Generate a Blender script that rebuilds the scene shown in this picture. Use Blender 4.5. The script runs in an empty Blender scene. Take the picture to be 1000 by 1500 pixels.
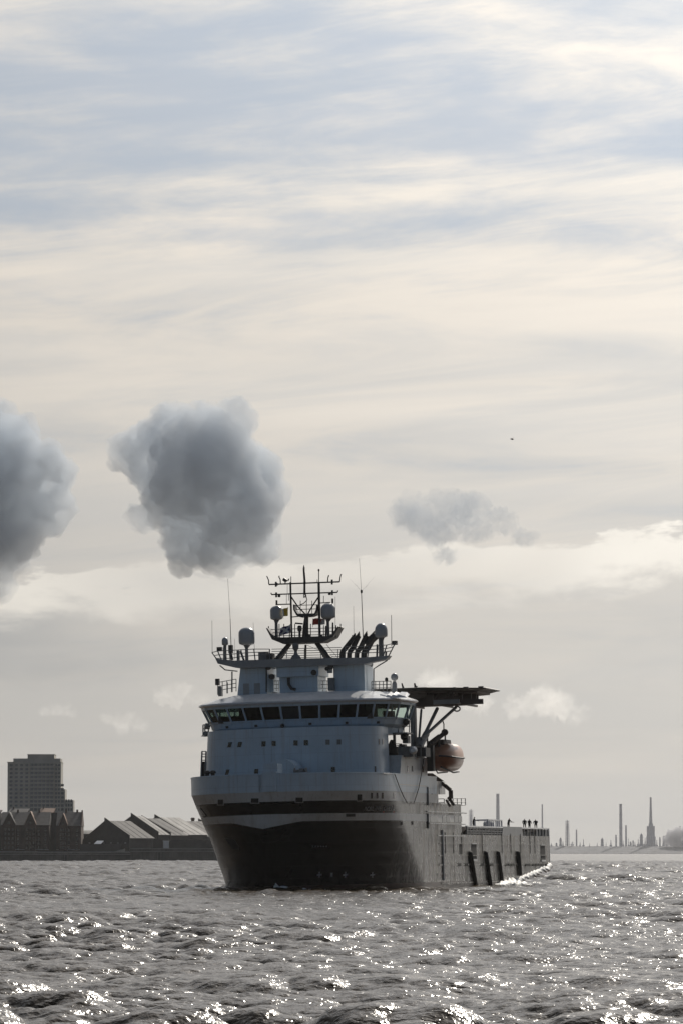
import bpy, bmesh, math, random
import numpy as np
from mathutils import Vector, Matrix, noise as mnoise

random.seed(7)
scene = bpy.context.scene
COL = scene.collection
R = math.radians

# ------------------------------------------------------------------ camera
EYE = Vector((0.0, 0.0, 5.5))
FPX, HORIZ = 5940.0, 1249.4              # focal length and horizon row in photo pixels (1000 x 1500)
PITCH = math.atan((HORIZ - 750.0) / FPX)
cam_data = bpy.data.cameras.new('camera')
cam_data.sensor_fit = 'HORIZONTAL'
cam_data.sensor_width = 36.0
cam_data.lens = 36.0 * FPX / 1000.0
cam_data.clip_start = 1.0
cam_data.clip_end = 60000.0
cam = bpy.data.objects.new('camera', cam_data)
COL.objects.link(cam)
cam.location = EYE
cam.rotation_euler = (R(90) + PITCH, 0, 0)
scene.camera = cam

# ------------------------------------------------------------------ sun and sky
SUN_AZ, SUN_EL = R(20.0), R(35.0)          # azimuth to the right of the view axis
SUN_DIR = Vector((math.sin(SUN_AZ) * math.cos(SUN_EL), math.cos(SUN_AZ) * math.cos(SUN_EL), math.sin(SUN_EL)))
sun_data = bpy.data.lights.new('sun', 'SUN')
sun_data.energy = 3.6
sun_data.angle = R(0.6)
sun_data.color = (1.0, 0.93, 0.83)
sun = bpy.data.objects.new('sun', sun_data)
COL.objects.link(sun)
sun.rotation_euler = SUN_DIR.to_track_quat('Z', 'Y').to_euler()

scene.view_settings.view_transform = 'Standard'
scene.view_settings.look = 'None'
scene.view_settings.exposure = 0.0
scene.view_settings.gamma = 1.0
scene.view_settings.use_curve_mapping = False
scene.render.engine = 'CYCLES'
cy = scene.cycles
cy.max_bounces = 8
cy.diffuse_bounces = 3
cy.glossy_bounces = 3
cy.transmission_bounces = 4
cy.transparent_max_bounces = 12
cy.volume_bounces = 6
cy.use_denoising = True
cy.caustics_reflective = False
cy.caustics_refractive = False
cy.sample_clamp_indirect = 4.0


class NT:
    """small node-graph builder"""
    def __init__(self, tree):
        self.t = tree
        tree.nodes.clear()

    def n(self, kind, **kw):
        nd = self.t.nodes.new(kind)
        for k, v in kw.items():
            setattr(nd, k, v)
        return nd

    def link(self, a, b):
        self.t.links.new(a, b)

    def put(self, sock, v):
        if isinstance(v, bpy.types.NodeSocket):
            self.link(v, sock)
        else:
            sock.default_value = v

    def m(self, op, a, b=None, c=None, clamp=False):
        nd = self.n('ShaderNodeMath', operation=op, use_clamp=clamp)
        self.put(nd.inputs[0], a)
        if b is not None:
            self.put(nd.inputs[1], b)
        if c is not None:
            self.put(nd.inputs[2], c)
        return nd.outputs[0]

    def v(self, op, a, b=None):
        nd = self.n('ShaderNodeVectorMath', operation=op)
        self.put(nd.inputs[0], a)
        if b is not None:
            self.put(nd.inputs[1], b)
        return nd.outputs['Value'] if op in ('DOT_PRODUCT', 'LENGTH') else nd.outputs[0]

    def ss(self, x, lo, hi, a=0.0, b=1.0):
        nd = self.n('ShaderNodeMapRange', interpolation_type='SMOOTHSTEP')
        self.put(nd.inputs[0], x)
        for i, q in enumerate((lo, hi, a, b)):
            nd.inputs[i + 1].default_value = q
        return nd.outputs[0]

    def mix(self, f, a, b, blend='MIX'):
        nd = self.n('ShaderNodeMix', data_type='RGBA', blend_type=blend)
        nd.clamp_factor = True
        self.put(nd.inputs[0], f)
        self.put(nd.inputs[6], a)
        self.put(nd.inputs[7], b)
        return nd.outputs[2]

    def noise(self, vec, scale, detail=4.0, rough=0.5, dist=0.0, color=False):
        nd = self.n('ShaderNodeTexNoise')
        if vec is not None:
            self.link(vec, nd.inputs['Vector'])
        nd.inputs['Scale'].default_value = scale
        nd.inputs['Detail'].default_value = detail
        nd.inputs['Roughness'].default_value = rough
        nd.inputs['Distortion'].default_value = dist
        return nd.outputs['Color' if color else 'Fac']

    def xyz(self, x, y, z):
        nd = self.n('ShaderNodeCombineXYZ')
        for i, q in enumerate((x, y, z)):
            self.put(nd.inputs[i], q)
        return nd.outputs[0]

    def sep(self, vec):
        nd = self.n('ShaderNodeSeparateXYZ')
        self.link(vec, nd.inputs[0])
        return nd.outputs

    def mapping(self, vec, scale=(1, 1, 1), rot=(0, 0, 0), loc=(0, 0, 0)):
        nd = self.n('ShaderNodeMapping')
        self.link(vec, nd.inputs[0])
        nd.inputs['Scale'].default_value = scale
        nd.inputs['Rotation'].default_value = rot
        nd.inputs['Location'].default_value = loc
        return nd.outputs[0]


def rgba(c):
    return (c[0], c[1], c[2], 1.0)


def hg(nt, cosang, g):
    """forward scattering of thin cloud: brightness relative to the angle from the sun"""
    x = nt.m('SUBTRACT', 1 + g * g, nt.m('MULTIPLY', cosang, 2 * g))
    return nt.m('POWER', x, -1.5)


world = bpy.data.worlds.new('World')
scene.world = world
world.use_nodes = True
nt = NT(world.node_tree)
wd = nt.n('ShaderNodeTexCoord').outputs['Generated']
wd = nt.v('NORMALIZE', wd)
dx, dy, dz = nt.sep(wd)
zc = nt.m('MAXIMUM', dz, 0.0)
cosg = nt.v('DOT_PRODUCT', wd, tuple(SUN_DIR))
sky = nt.n('ShaderNodeTexSky', sky_type='NISHITA', sun_disc=False, sun_elevation=SUN_EL, sun_rotation=SUN_AZ)
sky.air_density = 1.0
sky.dust_density = 1.2
SKY_S = 0.038
clear = nt.mix(1.0, sky.outputs[0], (SKY_S, SKY_S, SKY_S, 1), 'MULTIPLY')
G = 0.62
ph = nt.m('MULTIPLY', nt.m('MINIMUM', hg(nt, cosg, G), 9.0), 0.215)      # about 1 in the part of the sky that the photo shows
# sheet of high cloud: flat layer overhead, so that it stretches into streaks towards the horizon
inv = nt.m('DIVIDE', 1.0, nt.m('ADD', zc, 0.05))
lay = nt.xyz(nt.m('MULTIPLY', dx, inv), nt.m('MULTIPLY', dy, inv), 0.0)
layr = nt.mapping(lay, scale=(0.62, 1.25, 1.0), rot=(0, 0, R(3)), loc=(2.15, 0.35, 0))
big = nt.noise(layr, 1.5, 3.0, 0.5, 0.3)
fine = nt.noise(nt.mapping(lay, scale=(1.6, 1.0, 1), rot=(0, 0, R(-24)), loc=(4.0, 1, 0)), 4.0, 8.0, 0.62, 0.35)
azs = nt.m('MULTIPLY', nt.m('ARCTAN2', dx, dy), 57.3)
els = nt.m('MULTIPLY', nt.m('ARCSINE', dz), 57.3)
tilt = nt.m('SUBTRACT', els, nt.m('MULTIPLY', nt.m('MINIMUM', nt.m('MAXIMUM', azs, -40.0), 40.0), 0.10))      # streaks climb slowly to the right
strk = nt.noise(nt.xyz(nt.m('MULTIPLY', azs, 0.17), nt.m('MULTIPLY', tilt, 1.25), 1.7), 1.0, 8.0, 0.6, 0.7)
comb = nt.noise(nt.xyz(nt.m('MULTIPLY', azs, 0.9), nt.m('MULTIPLY', tilt, 4.2), 5.2), 1.0, 7.0, 0.66, 0.9)
sheet = nt.m('ADD', nt.m('MULTIPLY', big, 0.66), nt.m('MULTIPLY', fine, 0.34))
sheet = nt.m('ADD', sheet, nt.m('ADD', nt.m('MULTIPLY', nt.m('SUBTRACT', strk, 0.5), 0.33), nt.m('MULTIPLY', nt.m('SUBTRACT', comb, 0.5), 0.13)))
veil = nt.ss(nt.m('ADD', zc, nt.m('MULTIPLY', dx, -0.06)), 0.120, 0.180, 0.23, 0.0)          # the sheet thickens below nine degrees
veil2 = nt.ss(zc, 0.188, 0.215, 0.0, 0.05)
cov = nt.ss(nt.m('ADD', nt.m('ADD', sheet, veil), veil2), 0.41, 0.70, 0.28, 0.97)
cov = nt.m('MULTIPLY', cov, nt.ss(dy, -0.35, 0.55, 0.0, 1.0))       # the sheet breaks up behind the viewer
tex = nt.m('MULTIPLY', nt.ss(big, 0.3, 0.7, 0.97, 1.03), nt.ss(strk, 0.3, 0.7, 0.93, 1.06))
ccol = nt.mix(1.0, nt.mix(nt.ss(strk, 0.35, 0.65), (0.70, 0.675, 0.635, 1), (0.765, 0.705, 0.625, 1)), nt.m('MULTIPLY', ph, tex), 'MULTIPLY')
hazeblue = nt.mix(1.0, (0.40, 0.49, 0.62, 1), ph, 'MULTIPLY')
clear = nt.mix(nt.ss(dy, -0.2, 0.8, 0.0, 0.7), clear, hazeblue)
skycol = nt.mix(cov, clear, ccol)
# lower, greyer layer towards the horizon
lowl = nt.noise(nt.xyz(nt.m('MULTIPLY', dx, 6.0), nt.m('MULTIPLY', dy, 6.0), nt.m('MULTIPLY', zc, 62.0)), 0.9, 5.0, 0.55, 0.4)
lowm = nt.m('MULTIPLY', nt.ss(dy, -0.5, 0.3, 0.0, 1.0), nt.m('MULTIPLY', nt.ss(zc, 0.035, 0.145, 1.0, 0.0), nt.ss(lowl, 0.30, 0.64, 0.45, 1.0)))
gcol = nt.mix(1.0, (0.66, 0.64, 0.602, 1), ph, 'MULTIPLY')
skycol = nt.mix(lowm, skycol, gcol)
# band of low cumulus with bright heads and grey feet, all along the horizon
azd = nt.m('MULTIPLY', nt.m('ARCTAN2', dx, dy), 57.3)
eld = nt.m('MULTIPLY', nt.m('ARCSINE', dz), 57.3)
edge = nt.m('ADD', 4.12, nt.m('MULTIPLY', nt.m('MINIMUM', nt.m('MAXIMUM', azd, -5.0), 5.0), 0.055))
bn1 = nt.noise(nt.xyz(nt.m('MULTIPLY', azd, 0.55), nt.m('MULTIPLY', eld, 1.5), 3.0), 1.0, 7.0, 0.6, 0.25)
rel = nt.m('ADD', nt.m('SUBTRACT', eld, edge), nt.m('MULTIPLY', nt.m('SUBTRACT', bn1, 0.5), 2.1))
headm = nt.m('MULTIPLY', nt.ss(rel, 0.16, -0.04), nt.ss(rel, -0.85, -0.25))
bn2 = nt.noise(nt.xyz(nt.m('MULTIPLY', azd, 0.16), nt.m('MULTIPLY', eld, 0.3), 8.3), 1.0, 3.0, 0.5)
headm = nt.m('MULTIPLY', headm, nt.ss(bn2, 0.36, 0.54, 0.35, 1.0))
footm = nt.m('MULTIPLY', nt.m('MULTIPLY', nt.ss(rel, -0.3, -0.75), nt.ss(rel, -1.9, -1.0)), nt.ss(bn2, 0.42, 0.62, 0.05, 0.5))
skycol = nt.mix(footm, skycol, nt.mix(1.0, (0.43, 0.44, 0.445, 1), ph, 'MULTIPLY'))
skycol = nt.mix(headm, skycol, nt.mix(1.0, (0.98, 0.93, 0.84, 1), ph, 'MULTIPLY'))
bg = nt.n('ShaderNodeBackground')
nt.link(skycol, bg.inputs[0])
bg.inputs[1].default_value = 1.0
nt.link(bg.outputs[0], nt.n('ShaderNodeOutputWorld').inputs[0])


# ------------------------------------------------------------------ helpers
_F = Vector((0, math.cos(PITCH), math.sin(PITCH)))
_U = Vector((0, -math.sin(PITCH), math.cos(PITCH)))


def ray(px, py):
    return Vector(((px - 500.0) / FPX, 0, 0)) + _F + _U * ((750.0 - py) / FPX)


def P(px, py, dist):
    """world point seen in photo pixel (px, py) at distance dist along +Y"""
    d = ray(px, py)
    return EYE + d * (dist / d.y)


# the ship's own frame: x forward from the stem, y to port, z up from the waterline
HEAD = 14.0
SHIP_LOC = Vector((-11.0, 567.0, 0.0))
SHIP_M = Matrix.Translation(SHIP_LOC) @ Matrix.Rotation(R(-90 - HEAD), 4, 'Z') @ Matrix.Rotation(R(1.5), 4, 'X')
SHIP_I = SHIP_M.inverted()


def S(px, py, u=None, v=None, z=None):
    """ship-frame point seen in photo pixel, on the plane u metres aft of the stem / v to port / z up"""
    o = SHIP_I @ EYE
    d = SHIP_I.to_3x3() @ ray(px, py)
    if u is not None:
        t = (-u - o.x) / d.x
    elif v is not None:
        t = (v - o.y) / d.y
    else:
        t = (z - o.z) / d.z
    return o + d * t


class MB:
    """collects shapes into one mesh"""
    def __init__(self):
        self.v, self.f, self.mi, self.sm = [], [], [], []

    def add(self, vs, fs, mi=0, smooth=False):
        o = len(self.v)
        self.v += [tuple(p) for p in vs]
        for f in fs:
            self.f.append([i + o for i in f])
            self.mi.append(mi)
            self.sm.append(smooth)
        return self

    def box(self, a, b, mi=0):
        x0, x1 = sorted((a[0], b[0])); y0, y1 = sorted((a[1], b[1])); z0, z1 = sorted((a[2], b[2]))
        vs = [(x0, y0, z0), (x1, y0, z0), (x1, y1, z0), (x0, y1, z0), (x0, y0, z1), (x1, y0, z1), (x1, y1, z1), (x0, y1, z1)]
        return self.add(vs, [(3, 2, 1, 0), (4, 5, 6, 7), (0, 1, 5, 4), (1, 2, 6, 5), (2, 3, 7, 6), (3, 0, 4, 7)], mi)

    def loft(self, rings, mi=0, caps=(True, True), closed=True, smooth=False):
        n = len(rings[0])
        vs = [p for r in rings for p in r]
        fs = []
        for k in range(len(rings) - 1):
            for i in range(n if closed else n - 1):
                j = (i + 1) % n
                fs.append((k * n + i, k * n + j, (k + 1) * n + j, (k + 1) * n + i))
        self.add(vs, fs, mi, smooth)
        if caps[0]:
            self.add(rings[0], [tuple(range(n))[::-1]], mi)
        if caps[1]:
            self.add(rings[-1], [tuple(range(n))], mi)
        return self

    def prism(self, pts, axis, a, b, mi=0):
        """polygon pts extruded between two 3-vectors offsets a and b"""
        a, b = Vector(a), Vector(b)
        return self.loft([[Vector(p) + a for p in pts], [Vector(p) + b for p in pts]], mi)

    def tube(self, pts, r, n=6, mi=0, caps=True, smooth=True):
        pts = [Vector(p) for p in pts]
        rs = r if isinstance(r, (list, tuple)) else [r] * len(pts)
        rings = []
        prev = None
        for i, p in enumerate(pts):
            t = (pts[min(i + 1, len(pts) - 1)] - pts[max(i - 1, 0)]).normalized()
            if prev is None:
                a = Vector((0, 0, 1)) if abs(t.z) < 0.9 else Vector((1, 0, 0))
                side = t.cross(a).normalized()
            else:
                side = (prev - t * prev.dot(t)).normalized()
            prev = side
            up = side.cross(t)
            rings.append([p + (side * math.cos(2 * math.pi * k / n) + up * math.sin(2 * math.pi * k / n)) * rs[i] for k in range(n)])
        return self.loft(rings, mi, (caps, caps), True, smooth)

    def lathe(self, base, prof, n=16, axis=Vector((0, 0, 1)), mi=0):
        """prof: list of (radius, height) from base along axis"""
        axis = Vector(axis).normalized()
        a = Vector((1, 0, 0)) if abs(axis.x) < 0.9 else Vector((0, 1, 0))
        s = axis.cross(a).normalized(); t = axis.cross(s)
        rings = [[Vector(base) + axis * h + (s * math.cos(2 * math.pi * k / n) + t * math.sin(2 * math.pi * k / n)) * r for k in range(n)] for r, h in prof]
        return self.loft(rings, mi, (True, True), True, True)

    def obj(self, name, mats, parent=None, loc=None):
        me = bpy.data.meshes.new(name)
        me.from_pydata(self.v, [], self.f)
        for m in (mats if isinstance(mats, (list, tuple)) else [mats]):
            me.materials.append(m)
        me.polygons.foreach_set('material_index', self.mi)
        me.polygons.foreach_set('use_smooth', self.sm)
        bm = bmesh.new()
        bm.from_mesh(me)
        bmesh.ops.recalc_face_normals(bm, faces=bm.faces)
        bm.to_mesh(me)
        bm.free()
        o = bpy.data.objects.new(name, me)
        COL.objects.link(o)
        if parent is not None:
            o.parent = parent
        if loc is not None:
            o.location = loc
        return o


def tag(o, label=None, cat=None, group=None, kind=None):
    if cat and not kind:
        kind = 'thing'
    for k, q in (('label', label), ('category', cat), ('group', group), ('kind', kind)):
        if q:
            o[k] = q
    return o


def empty(name, loc=(0, 0, 0), rotz=0.0):
    o = bpy.data.objects.new(name, None)
    COL.objects.link(o)
    o.location = loc
    o.rotation_euler = (0, 0, rotz)
    return o


def bake_local(mb, loc):
    """shift collected world vertices so that loc becomes the origin"""
    mb.v = [(p[0] - loc[0], p[1] - loc[1], p[2] - loc[2]) for p in mb.v]
    return mb


def mat(name, base, rough=0.5, metal=0.0, spec=0.5, var=0.0, vscale=0.5, bump=0.0, bscale=2.0, streak=None, streak_amt=0.0, coat=0.0, seam=False):
    m = bpy.data.materials.new(name)
    m.use_nodes = True
    t = NT(m.node_tree)
    b = t.n('ShaderNodeBsdfPrincipled')
    b.inputs['Roughness'].default_value = rough
    b.inputs['Metallic'].default_value = metal
    b.inputs['Specular IOR Level'].default_value = spec
    b.inputs['Coat Weight'].default_value = coat
    c = rgba(base)
    tc = t.n('ShaderNodeTexCoord').outputs['Object']
    if var:
        f = t.noise(tc, vscale, 6.0, 0.6)
        c = t.mix(t.ss(f, 0.3, 0.7), rgba([q * (1 - var) for q in base]), rgba([min(1, q * (1 + var)) for q in base]))
    if streak:
        s = t.noise(t.mapping(tc, scale=(1.0, 1.0, 0.07)), 1.1, 6.0, 0.65)
        c = t.mix(t.m('MULTIPLY', t.ss(s, 0.48, 0.72), streak_amt), c, rgba(streak))
        s2 = t.noise(t.mapping(tc, scale=(1.0, 1.0, 0.05), loc=(31, 7, 3)), 2.7, 4.0, 0.6)
        c = t.mix(t.m('MULTIPLY', t.ss(s2, 0.55, 0.75), streak_amt * 0.8), c, rgba([q * 0.55 for q in streak]))
    if seam:
        # butt-welded plates: faint darker lines on the wall
        x, y, z = t.sep(tc)
        br = t.n('ShaderNodeTexBrick')
        t.link(t.xyz(t.m('ADD', y, t.m('MULTIPLY', x, 0.7)), z, 0.0), br.inputs['Vector'])
        for k, q in (('Scale', 1.0), ('Mortar Size', 0.03), ('Mortar Smooth', 0.5), ('Brick Width', 5.2), ('Row Height', 2.45)):
            br.inputs[k].default_value = q
        br.inputs['Color1'].default_value = (0.93, 0.93, 0.93, 1); br.inputs['Color2'].default_value = (1, 1, 1, 1); br.inputs['Mortar'].default_value = (0.80, 0.79, 0.78, 1)
        c = t.mix(1.0, c, br.outputs['Color'], 'MULTIPLY')
    t.put(b.inputs['Base Color'], c)
    if bump:
        bn = t.n('ShaderNodeBump')
        bn.inputs['Strength'].default_value = 1.0
        bn.inputs['Distance'].default_value = bump
        t.link(t.noise(tc, bscale, 5.0, 0.6), bn.inputs['Height'])
        t.link(bn.outputs[0], b.inputs['Normal'])
    t.link(b.outputs[0], t.n('ShaderNodeOutputMaterial').inputs[0])
    return m


M = {}
M['white'] = mat('white_paint_blue_shade', (0.50, 0.615, 0.72), 0.32, var=0.07, vscale=0.25, bump=0.02, bscale=0.5, streak=(0.36, 0.33, 0.30), streak_amt=0.34, seam=True)  # white paint with the blue of the shaded front mixed into its colour
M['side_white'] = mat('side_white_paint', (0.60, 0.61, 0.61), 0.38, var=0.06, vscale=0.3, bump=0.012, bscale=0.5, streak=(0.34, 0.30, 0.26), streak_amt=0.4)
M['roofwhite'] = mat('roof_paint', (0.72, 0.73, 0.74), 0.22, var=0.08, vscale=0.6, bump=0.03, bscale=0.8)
M['grey'] = mat('grey_paint', (0.30, 0.31, 0.32), 0.45, var=0.1)
M['midgrey'] = mat('weathered_grey_paint', (0.17, 0.175, 0.18), 0.5, var=0.15)
M['dark'] = mat('dark_steel', (0.035, 0.033, 0.032), 0.55, var=0.2)
M['brown'] = mat('brown_steel', (0.07, 0.05, 0.04), 0.6, var=0.25)
M['mast'] = mat('mast_paint', (0.05, 0.045, 0.042), 0.5, var=0.2)
M['black'] = mat('black_rubber', (0.010, 0.010, 0.010), 0.75, bump=0.02)


def mat_hull():
    """black shell plating: weld seams, plates a little out of true, salt and rust streaks on the weather side"""
    m = bpy.data.materials.new('black_hull_paint')
    m.use_nodes = True
    t = NT(m.node_tree)
    b = t.n('ShaderNodeBsdfPrincipled')
    tc = t.n('ShaderNodeTexCoord').outputs['Object']
    x, y, z = t.sep(tc)
    br = t.n('ShaderNodeTexBrick')
    t.link(t.xyz(x, z, 0.0), br.inputs['Vector'])
    for k, q in (('Scale', 1.0), ('Mortar Size', 0.035), ('Mortar Smooth', 0.6), ('Brick Width', 5.4), ('Row Height', 1.75)):
        br.inputs[k].default_value = q
    br.inputs['Color1'].default_value = (0.2, 0.2, 0.2, 1); br.inputs['Color2'].default_value = (0.9, 0.9, 0.9, 1); br.inputs['Mortar'].default_value = (0, 0, 0, 1)
    c = t.mix(br.outputs['Color'], (0.004, 0.0037, 0.0034, 1), (0.008, 0.0075, 0.007, 1))
    b.inputs['IOR'].default_value = 1.31
    aft = t.ss(x, -20.0, -46.0)
    s1 = t.noise(t.mapping(tc, scale=(0.5, 0.2, 0.13)), 1.0, 7.0, 0.66)
    s2 = t.noise(t.mapping(tc, scale=(1.0, 0.2, 0.16), loc=(31, 7, 3)), 0.45, 6.0, 0.65)
    w = t.m('MULTIPLY', t.ss(s1, 0.40, 0.70), t.m('ADD', 0.0, t.m('MULTIPLY', aft, 0.92)))
    c = t.mix(w, c, (0.46, 0.435, 0.39, 1))
    c = t.mix(t.m('MULTIPLY', t.ss(s2, 0.50, 0.66), t.m('MULTIPLY', aft, 0.55)), c, (0.11, 0.085, 0.06, 1))
    t.put(b.inputs['Base Color'], c)
    t.put(b.inputs['Roughness'], t.m('ADD', 0.20, t.m('MULTIPLY', w, 0.35)))
    bn = t.n('ShaderNodeBump'); bn.inputs['Distance'].default_value = 0.03
    h = t.m('ADD', t.m('MULTIPLY', t.noise(tc, 0.45, 4.0, 0.55), 1.4), t.m('MULTIPLY', br.outputs['Fac'], -0.5))
    t.link(h, bn.inputs['Height']); t.link(bn.outputs[0], b.inputs['Normal'])
    t.link(b.outputs[0], t.n('ShaderNodeOutputMaterial').inputs[0])
    return m


M['hull'] = mat_hull()
M['boot'] = mat('red_brown_boot_paint', (0.045, 0.020, 0.015), 0.42, var=0.3, bump=0.02, streak=(0.14, 0.11, 0.08), streak_amt=0.4)
M['glassdark'] = mat('dark_window_glass', (0.008, 0.010, 0.012), 0.12)
M['radome'] = mat('radome_gelcoat', (0.42, 0.44, 0.46), 0.30, var=0.03)
M['orange'] = mat('lifeboat_sunlit_orange', (0.47, 0.23, 0.135), 0.30, var=0.08)  # canopy orange made paler to carry the sunlight on the boat's top
M['boatlow'] = mat('lifeboat_shaded_orange', (0.30, 0.11, 0.055), 0.3, var=0.1)  # orange darkened so the lower boat carries its shade in the colour
M['brick'] = mat('soot_brick', (0.075, 0.046, 0.034), 0.9, var=0.35, vscale=0.25)
M['slate'] = mat('slate_roof', (0.105, 0.10, 0.096), 0.8, var=0.2, vscale=0.4)
M['roofrust'] = mat('brown_tile_roof', (0.26, 0.16, 0.11), 0.7, var=0.2)
M['sheetroof'] = mat('pale_sheet_roof', (0.27, 0.26, 0.245), 0.75, var=0.3, vscale=0.12)
M['shed'] = mat('dark_shed_cladding', (0.055, 0.050, 0.046), 0.8, var=0.25, vscale=0.2)
M['concrete'] = mat('tower_concrete', (0.46, 0.44, 0.39), 0.8, var=0.15, vscale=0.1)
M['towerglass'] = mat('tower_glass', (0.10, 0.12, 0.135), 0.15, var=0.4, vscale=0.15)
M['quay'] = mat('quay_stone', (0.16, 0.145, 0.125), 0.9, var=0.3, vscale=0.12, streak=(0.05, 0.05, 0.04), streak_amt=0.6)
M['quaytop'] = mat('quay_coping', (0.36, 0.34, 0.31), 0.8, var=0.2)
M['land'] = mat('shore_ground', (0.13, 0.135, 0.15), 0.95, var=0.3, vscale=0.02)
M['stack'] = mat('chimney_concrete', (0.50, 0.50, 0.54), 0.8, var=0.15, vscale=0.05)
M['cloth'] = mat('dark_clothing', (0.02, 0.02, 0.022), 0.85)
M['yellow'] = mat('yellow_flag_cloth', (0.75, 0.52, 0.06), 0.8)
M['red'] = mat('red_flag_cloth', (0.60, 0.07, 0.05), 0.8)
M['navy'] = mat('navy_flag_cloth', (0.03, 0.035, 0.16), 0.8)
M['flagwhite'] = mat('white_flag_cloth', (0.75, 0.75, 0.75), 0.8)


def mat_pane(name, tint):
    m = bpy.data.materials.new(name)
    m.use_nodes = True
    t = NT(m.node_tree)
    tr = t.n('ShaderNodeBsdfTransparent')
    tr.inputs[0].default_value = rgba(tint)
    gl = t.n('ShaderNodeBsdfGlossy')
    gl.inputs['Roughness'].default_value = 0.03
    fr = t.n('ShaderNodeFresnel')
    fr.inputs[0].default_value = 1.5
    mx = t.n('ShaderNodeMixShader')
    bf = t.n('ShaderNodeNewGeometry').outputs['Backfacing']
    t.link(t.m('MULTIPLY', fr.outputs[0], t.m('SUBTRACT', 1.0, bf)), mx.inputs[0]); t.link(tr.outputs[0], mx.inputs[1]); t.link(gl.outputs[0], mx.inputs[2])
    t.link(mx.outputs[0], t.n('ShaderNodeOutputMaterial').inputs[0])
    return m


M['pane'] = mat_pane('tinted_bridge_glass', (0.34, 0.40, 0.37))
M['clearpane'] = mat_pane('clear_bridge_glass', (0.88, 0.93, 0.91))


def mat_water():
    m = bpy.data.materials.new('river_water')
    m.use_nodes = True
    t = NT(m.node_tree)
    b = t.n('ShaderNodeBsdfPrincipled')
    tc = t.n('ShaderNodeTexCoord').outputs['Object']
    c = t.mix(t.ss(t.noise(tc, 0.02, 3.0), 0.35, 0.65), (0.048, 0.031, 0.015, 1), (0.062, 0.042, 0.022, 1))
    t.put(b.inputs['Base Color'], c)
    b.inputs['IOR'].default_value = 1.333
    b.inputs['Roughness'].default_value = 0.20
    # ripples too small for the mesh
    n1 = t.noise(t.mapping(tc, scale=(1.0, 1.0, 1.0), rot=(0, 0, R(20))), 3.6, 2.0, 0.5, 0.3)
    n2 = t.noise(tc, 0.9, 2.0, 0.5, 0.2)
    h = t.m('ADD', t.m('MULTIPLY', n1, 0.09), t.m('MULTIPLY', n2, 0.17))
    bn = t.n('ShaderNodeBump')
    bn.inputs['Strength'].default_value = 1.0
    bn.inputs['Distance'].default_value = 1.0
    t.link(h, bn.inputs['Height'])
    t.link(bn.outputs[0], b.inputs['Normal'])
    t.link(b.outputs[0], t.n('ShaderNodeOutputMaterial').inputs[0])
    return m


M['water'] = mat_water()


def mat_foam():
    m = bpy.data.materials.new('white_foam')
    m.use_nodes = True
    t = NT(m.node_tree)
    b = t.n('ShaderNodeBsdfPrincipled')
    b.inputs['Base Color'].default_value = (0.82, 0.82, 0.80, 1)
    b.inputs['Roughness'].default_value = 0.5
    tc = t.n('ShaderNodeTexCoord').outputs['Object']
    bn = t.n('ShaderNodeBump')
    bn.inputs['Distance'].default_value = 0.25
    t.link(t.noise(tc, 1.4, 6.0, 0.7), bn.inputs['Height'])
    t.link(bn.outputs[0], b.inputs['Normal'])
    t.link(b.outputs[0], t.n('ShaderNodeOutputMaterial').inputs[0])
    return m


M['foam'] = mat_foam()


def mat_cloud(name, dens, col=(0.93, 0.94, 0.97), g=0.35, thresh=None, nscale=0.01):
    m = bpy.data.materials.new(name)
    m.use_nodes = True
    t = NT(m.node_tree)
    vo = t.n('ShaderNodeVolumePrincipled')
    vo.inputs['Color'].default_value = rgba(col)
    vo.inputs['Anisotropy'].default_value = g
    if thresh is None:
        vo.inputs['Density'].default_value = dens
    else:
        tc = t.n('ShaderNodeTexCoord').outputs['Object']
        f = t.noise(tc, nscale, 5.0, 0.6, 0.4)
        t.link(t.ss(f, thresh[0], thresh[1], 0.0, dens), vo.inputs['Density'])
    t.link(vo.outputs[0], t.n('ShaderNodeOutputMaterial').inputs['Volume'])
    return m


# ------------------------------------------------------------------ water: a disc of real waves
def wave_field(size, n, lam_min, lam_max, hs, wind_deg, seed, spread=2.0, chop=0.8):
    """height and sideways shift of a periodic patch of wind waves (random-phase spectrum)"""
    rng = np.random.default_rng(seed)
    k1 = np.fft.fftfreq(n, size / n) * 2 * np.pi
    kx, ky = np.meshgrid(k1, k1, indexing='ij')
    k = np.hypot(kx, ky)
    k[0, 0] = 1.0
    th = np.arctan2(ky, kx) - np.radians(wind_deg)
    amp = np.where((k > 2 * np.pi / lam_max) & (k < 2 * np.pi / lam_min), k ** -1.85, 0.0)
    amp *= np.where(np.cos(th) > 0, np.abs(np.cos(th)) ** (spread * 0.5), 0.12)
    amp[0, 0] = 0
    h = amp * (rng.normal(size=(n, n)) + 1j * rng.normal(size=(n, n)))
    z = np.fft.ifft2(h).real
    f = hs / 4.0 / z.std()
    dx = np.fft.ifft2(-1j * kx / k * h).real * f * chop
    dy = np.fft.ifft2(-1j * ky / k * h).real * f * chop
    return z * f, dx, dy


def sample(field, x, y, size):
    n = field.shape[0]
    fx = (x / size * n) % n
    fy = (y / size * n) % n
    i0 = np.floor(fx).astype(int) % n; j0 = np.floor(fy).astype(int) % n
    a = fx - np.floor(fx); b = fy - np.floor(fy)
    i1 = (i0 + 1) % n; j1 = (j0 + 1) % n
    return field[i0, j0] * (1 - a) * (1 - b) + field[i1, j0] * a * (1 - b) + field[i0, j1] * (1 - a) * b + field[i1, j1] * a * b


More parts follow.
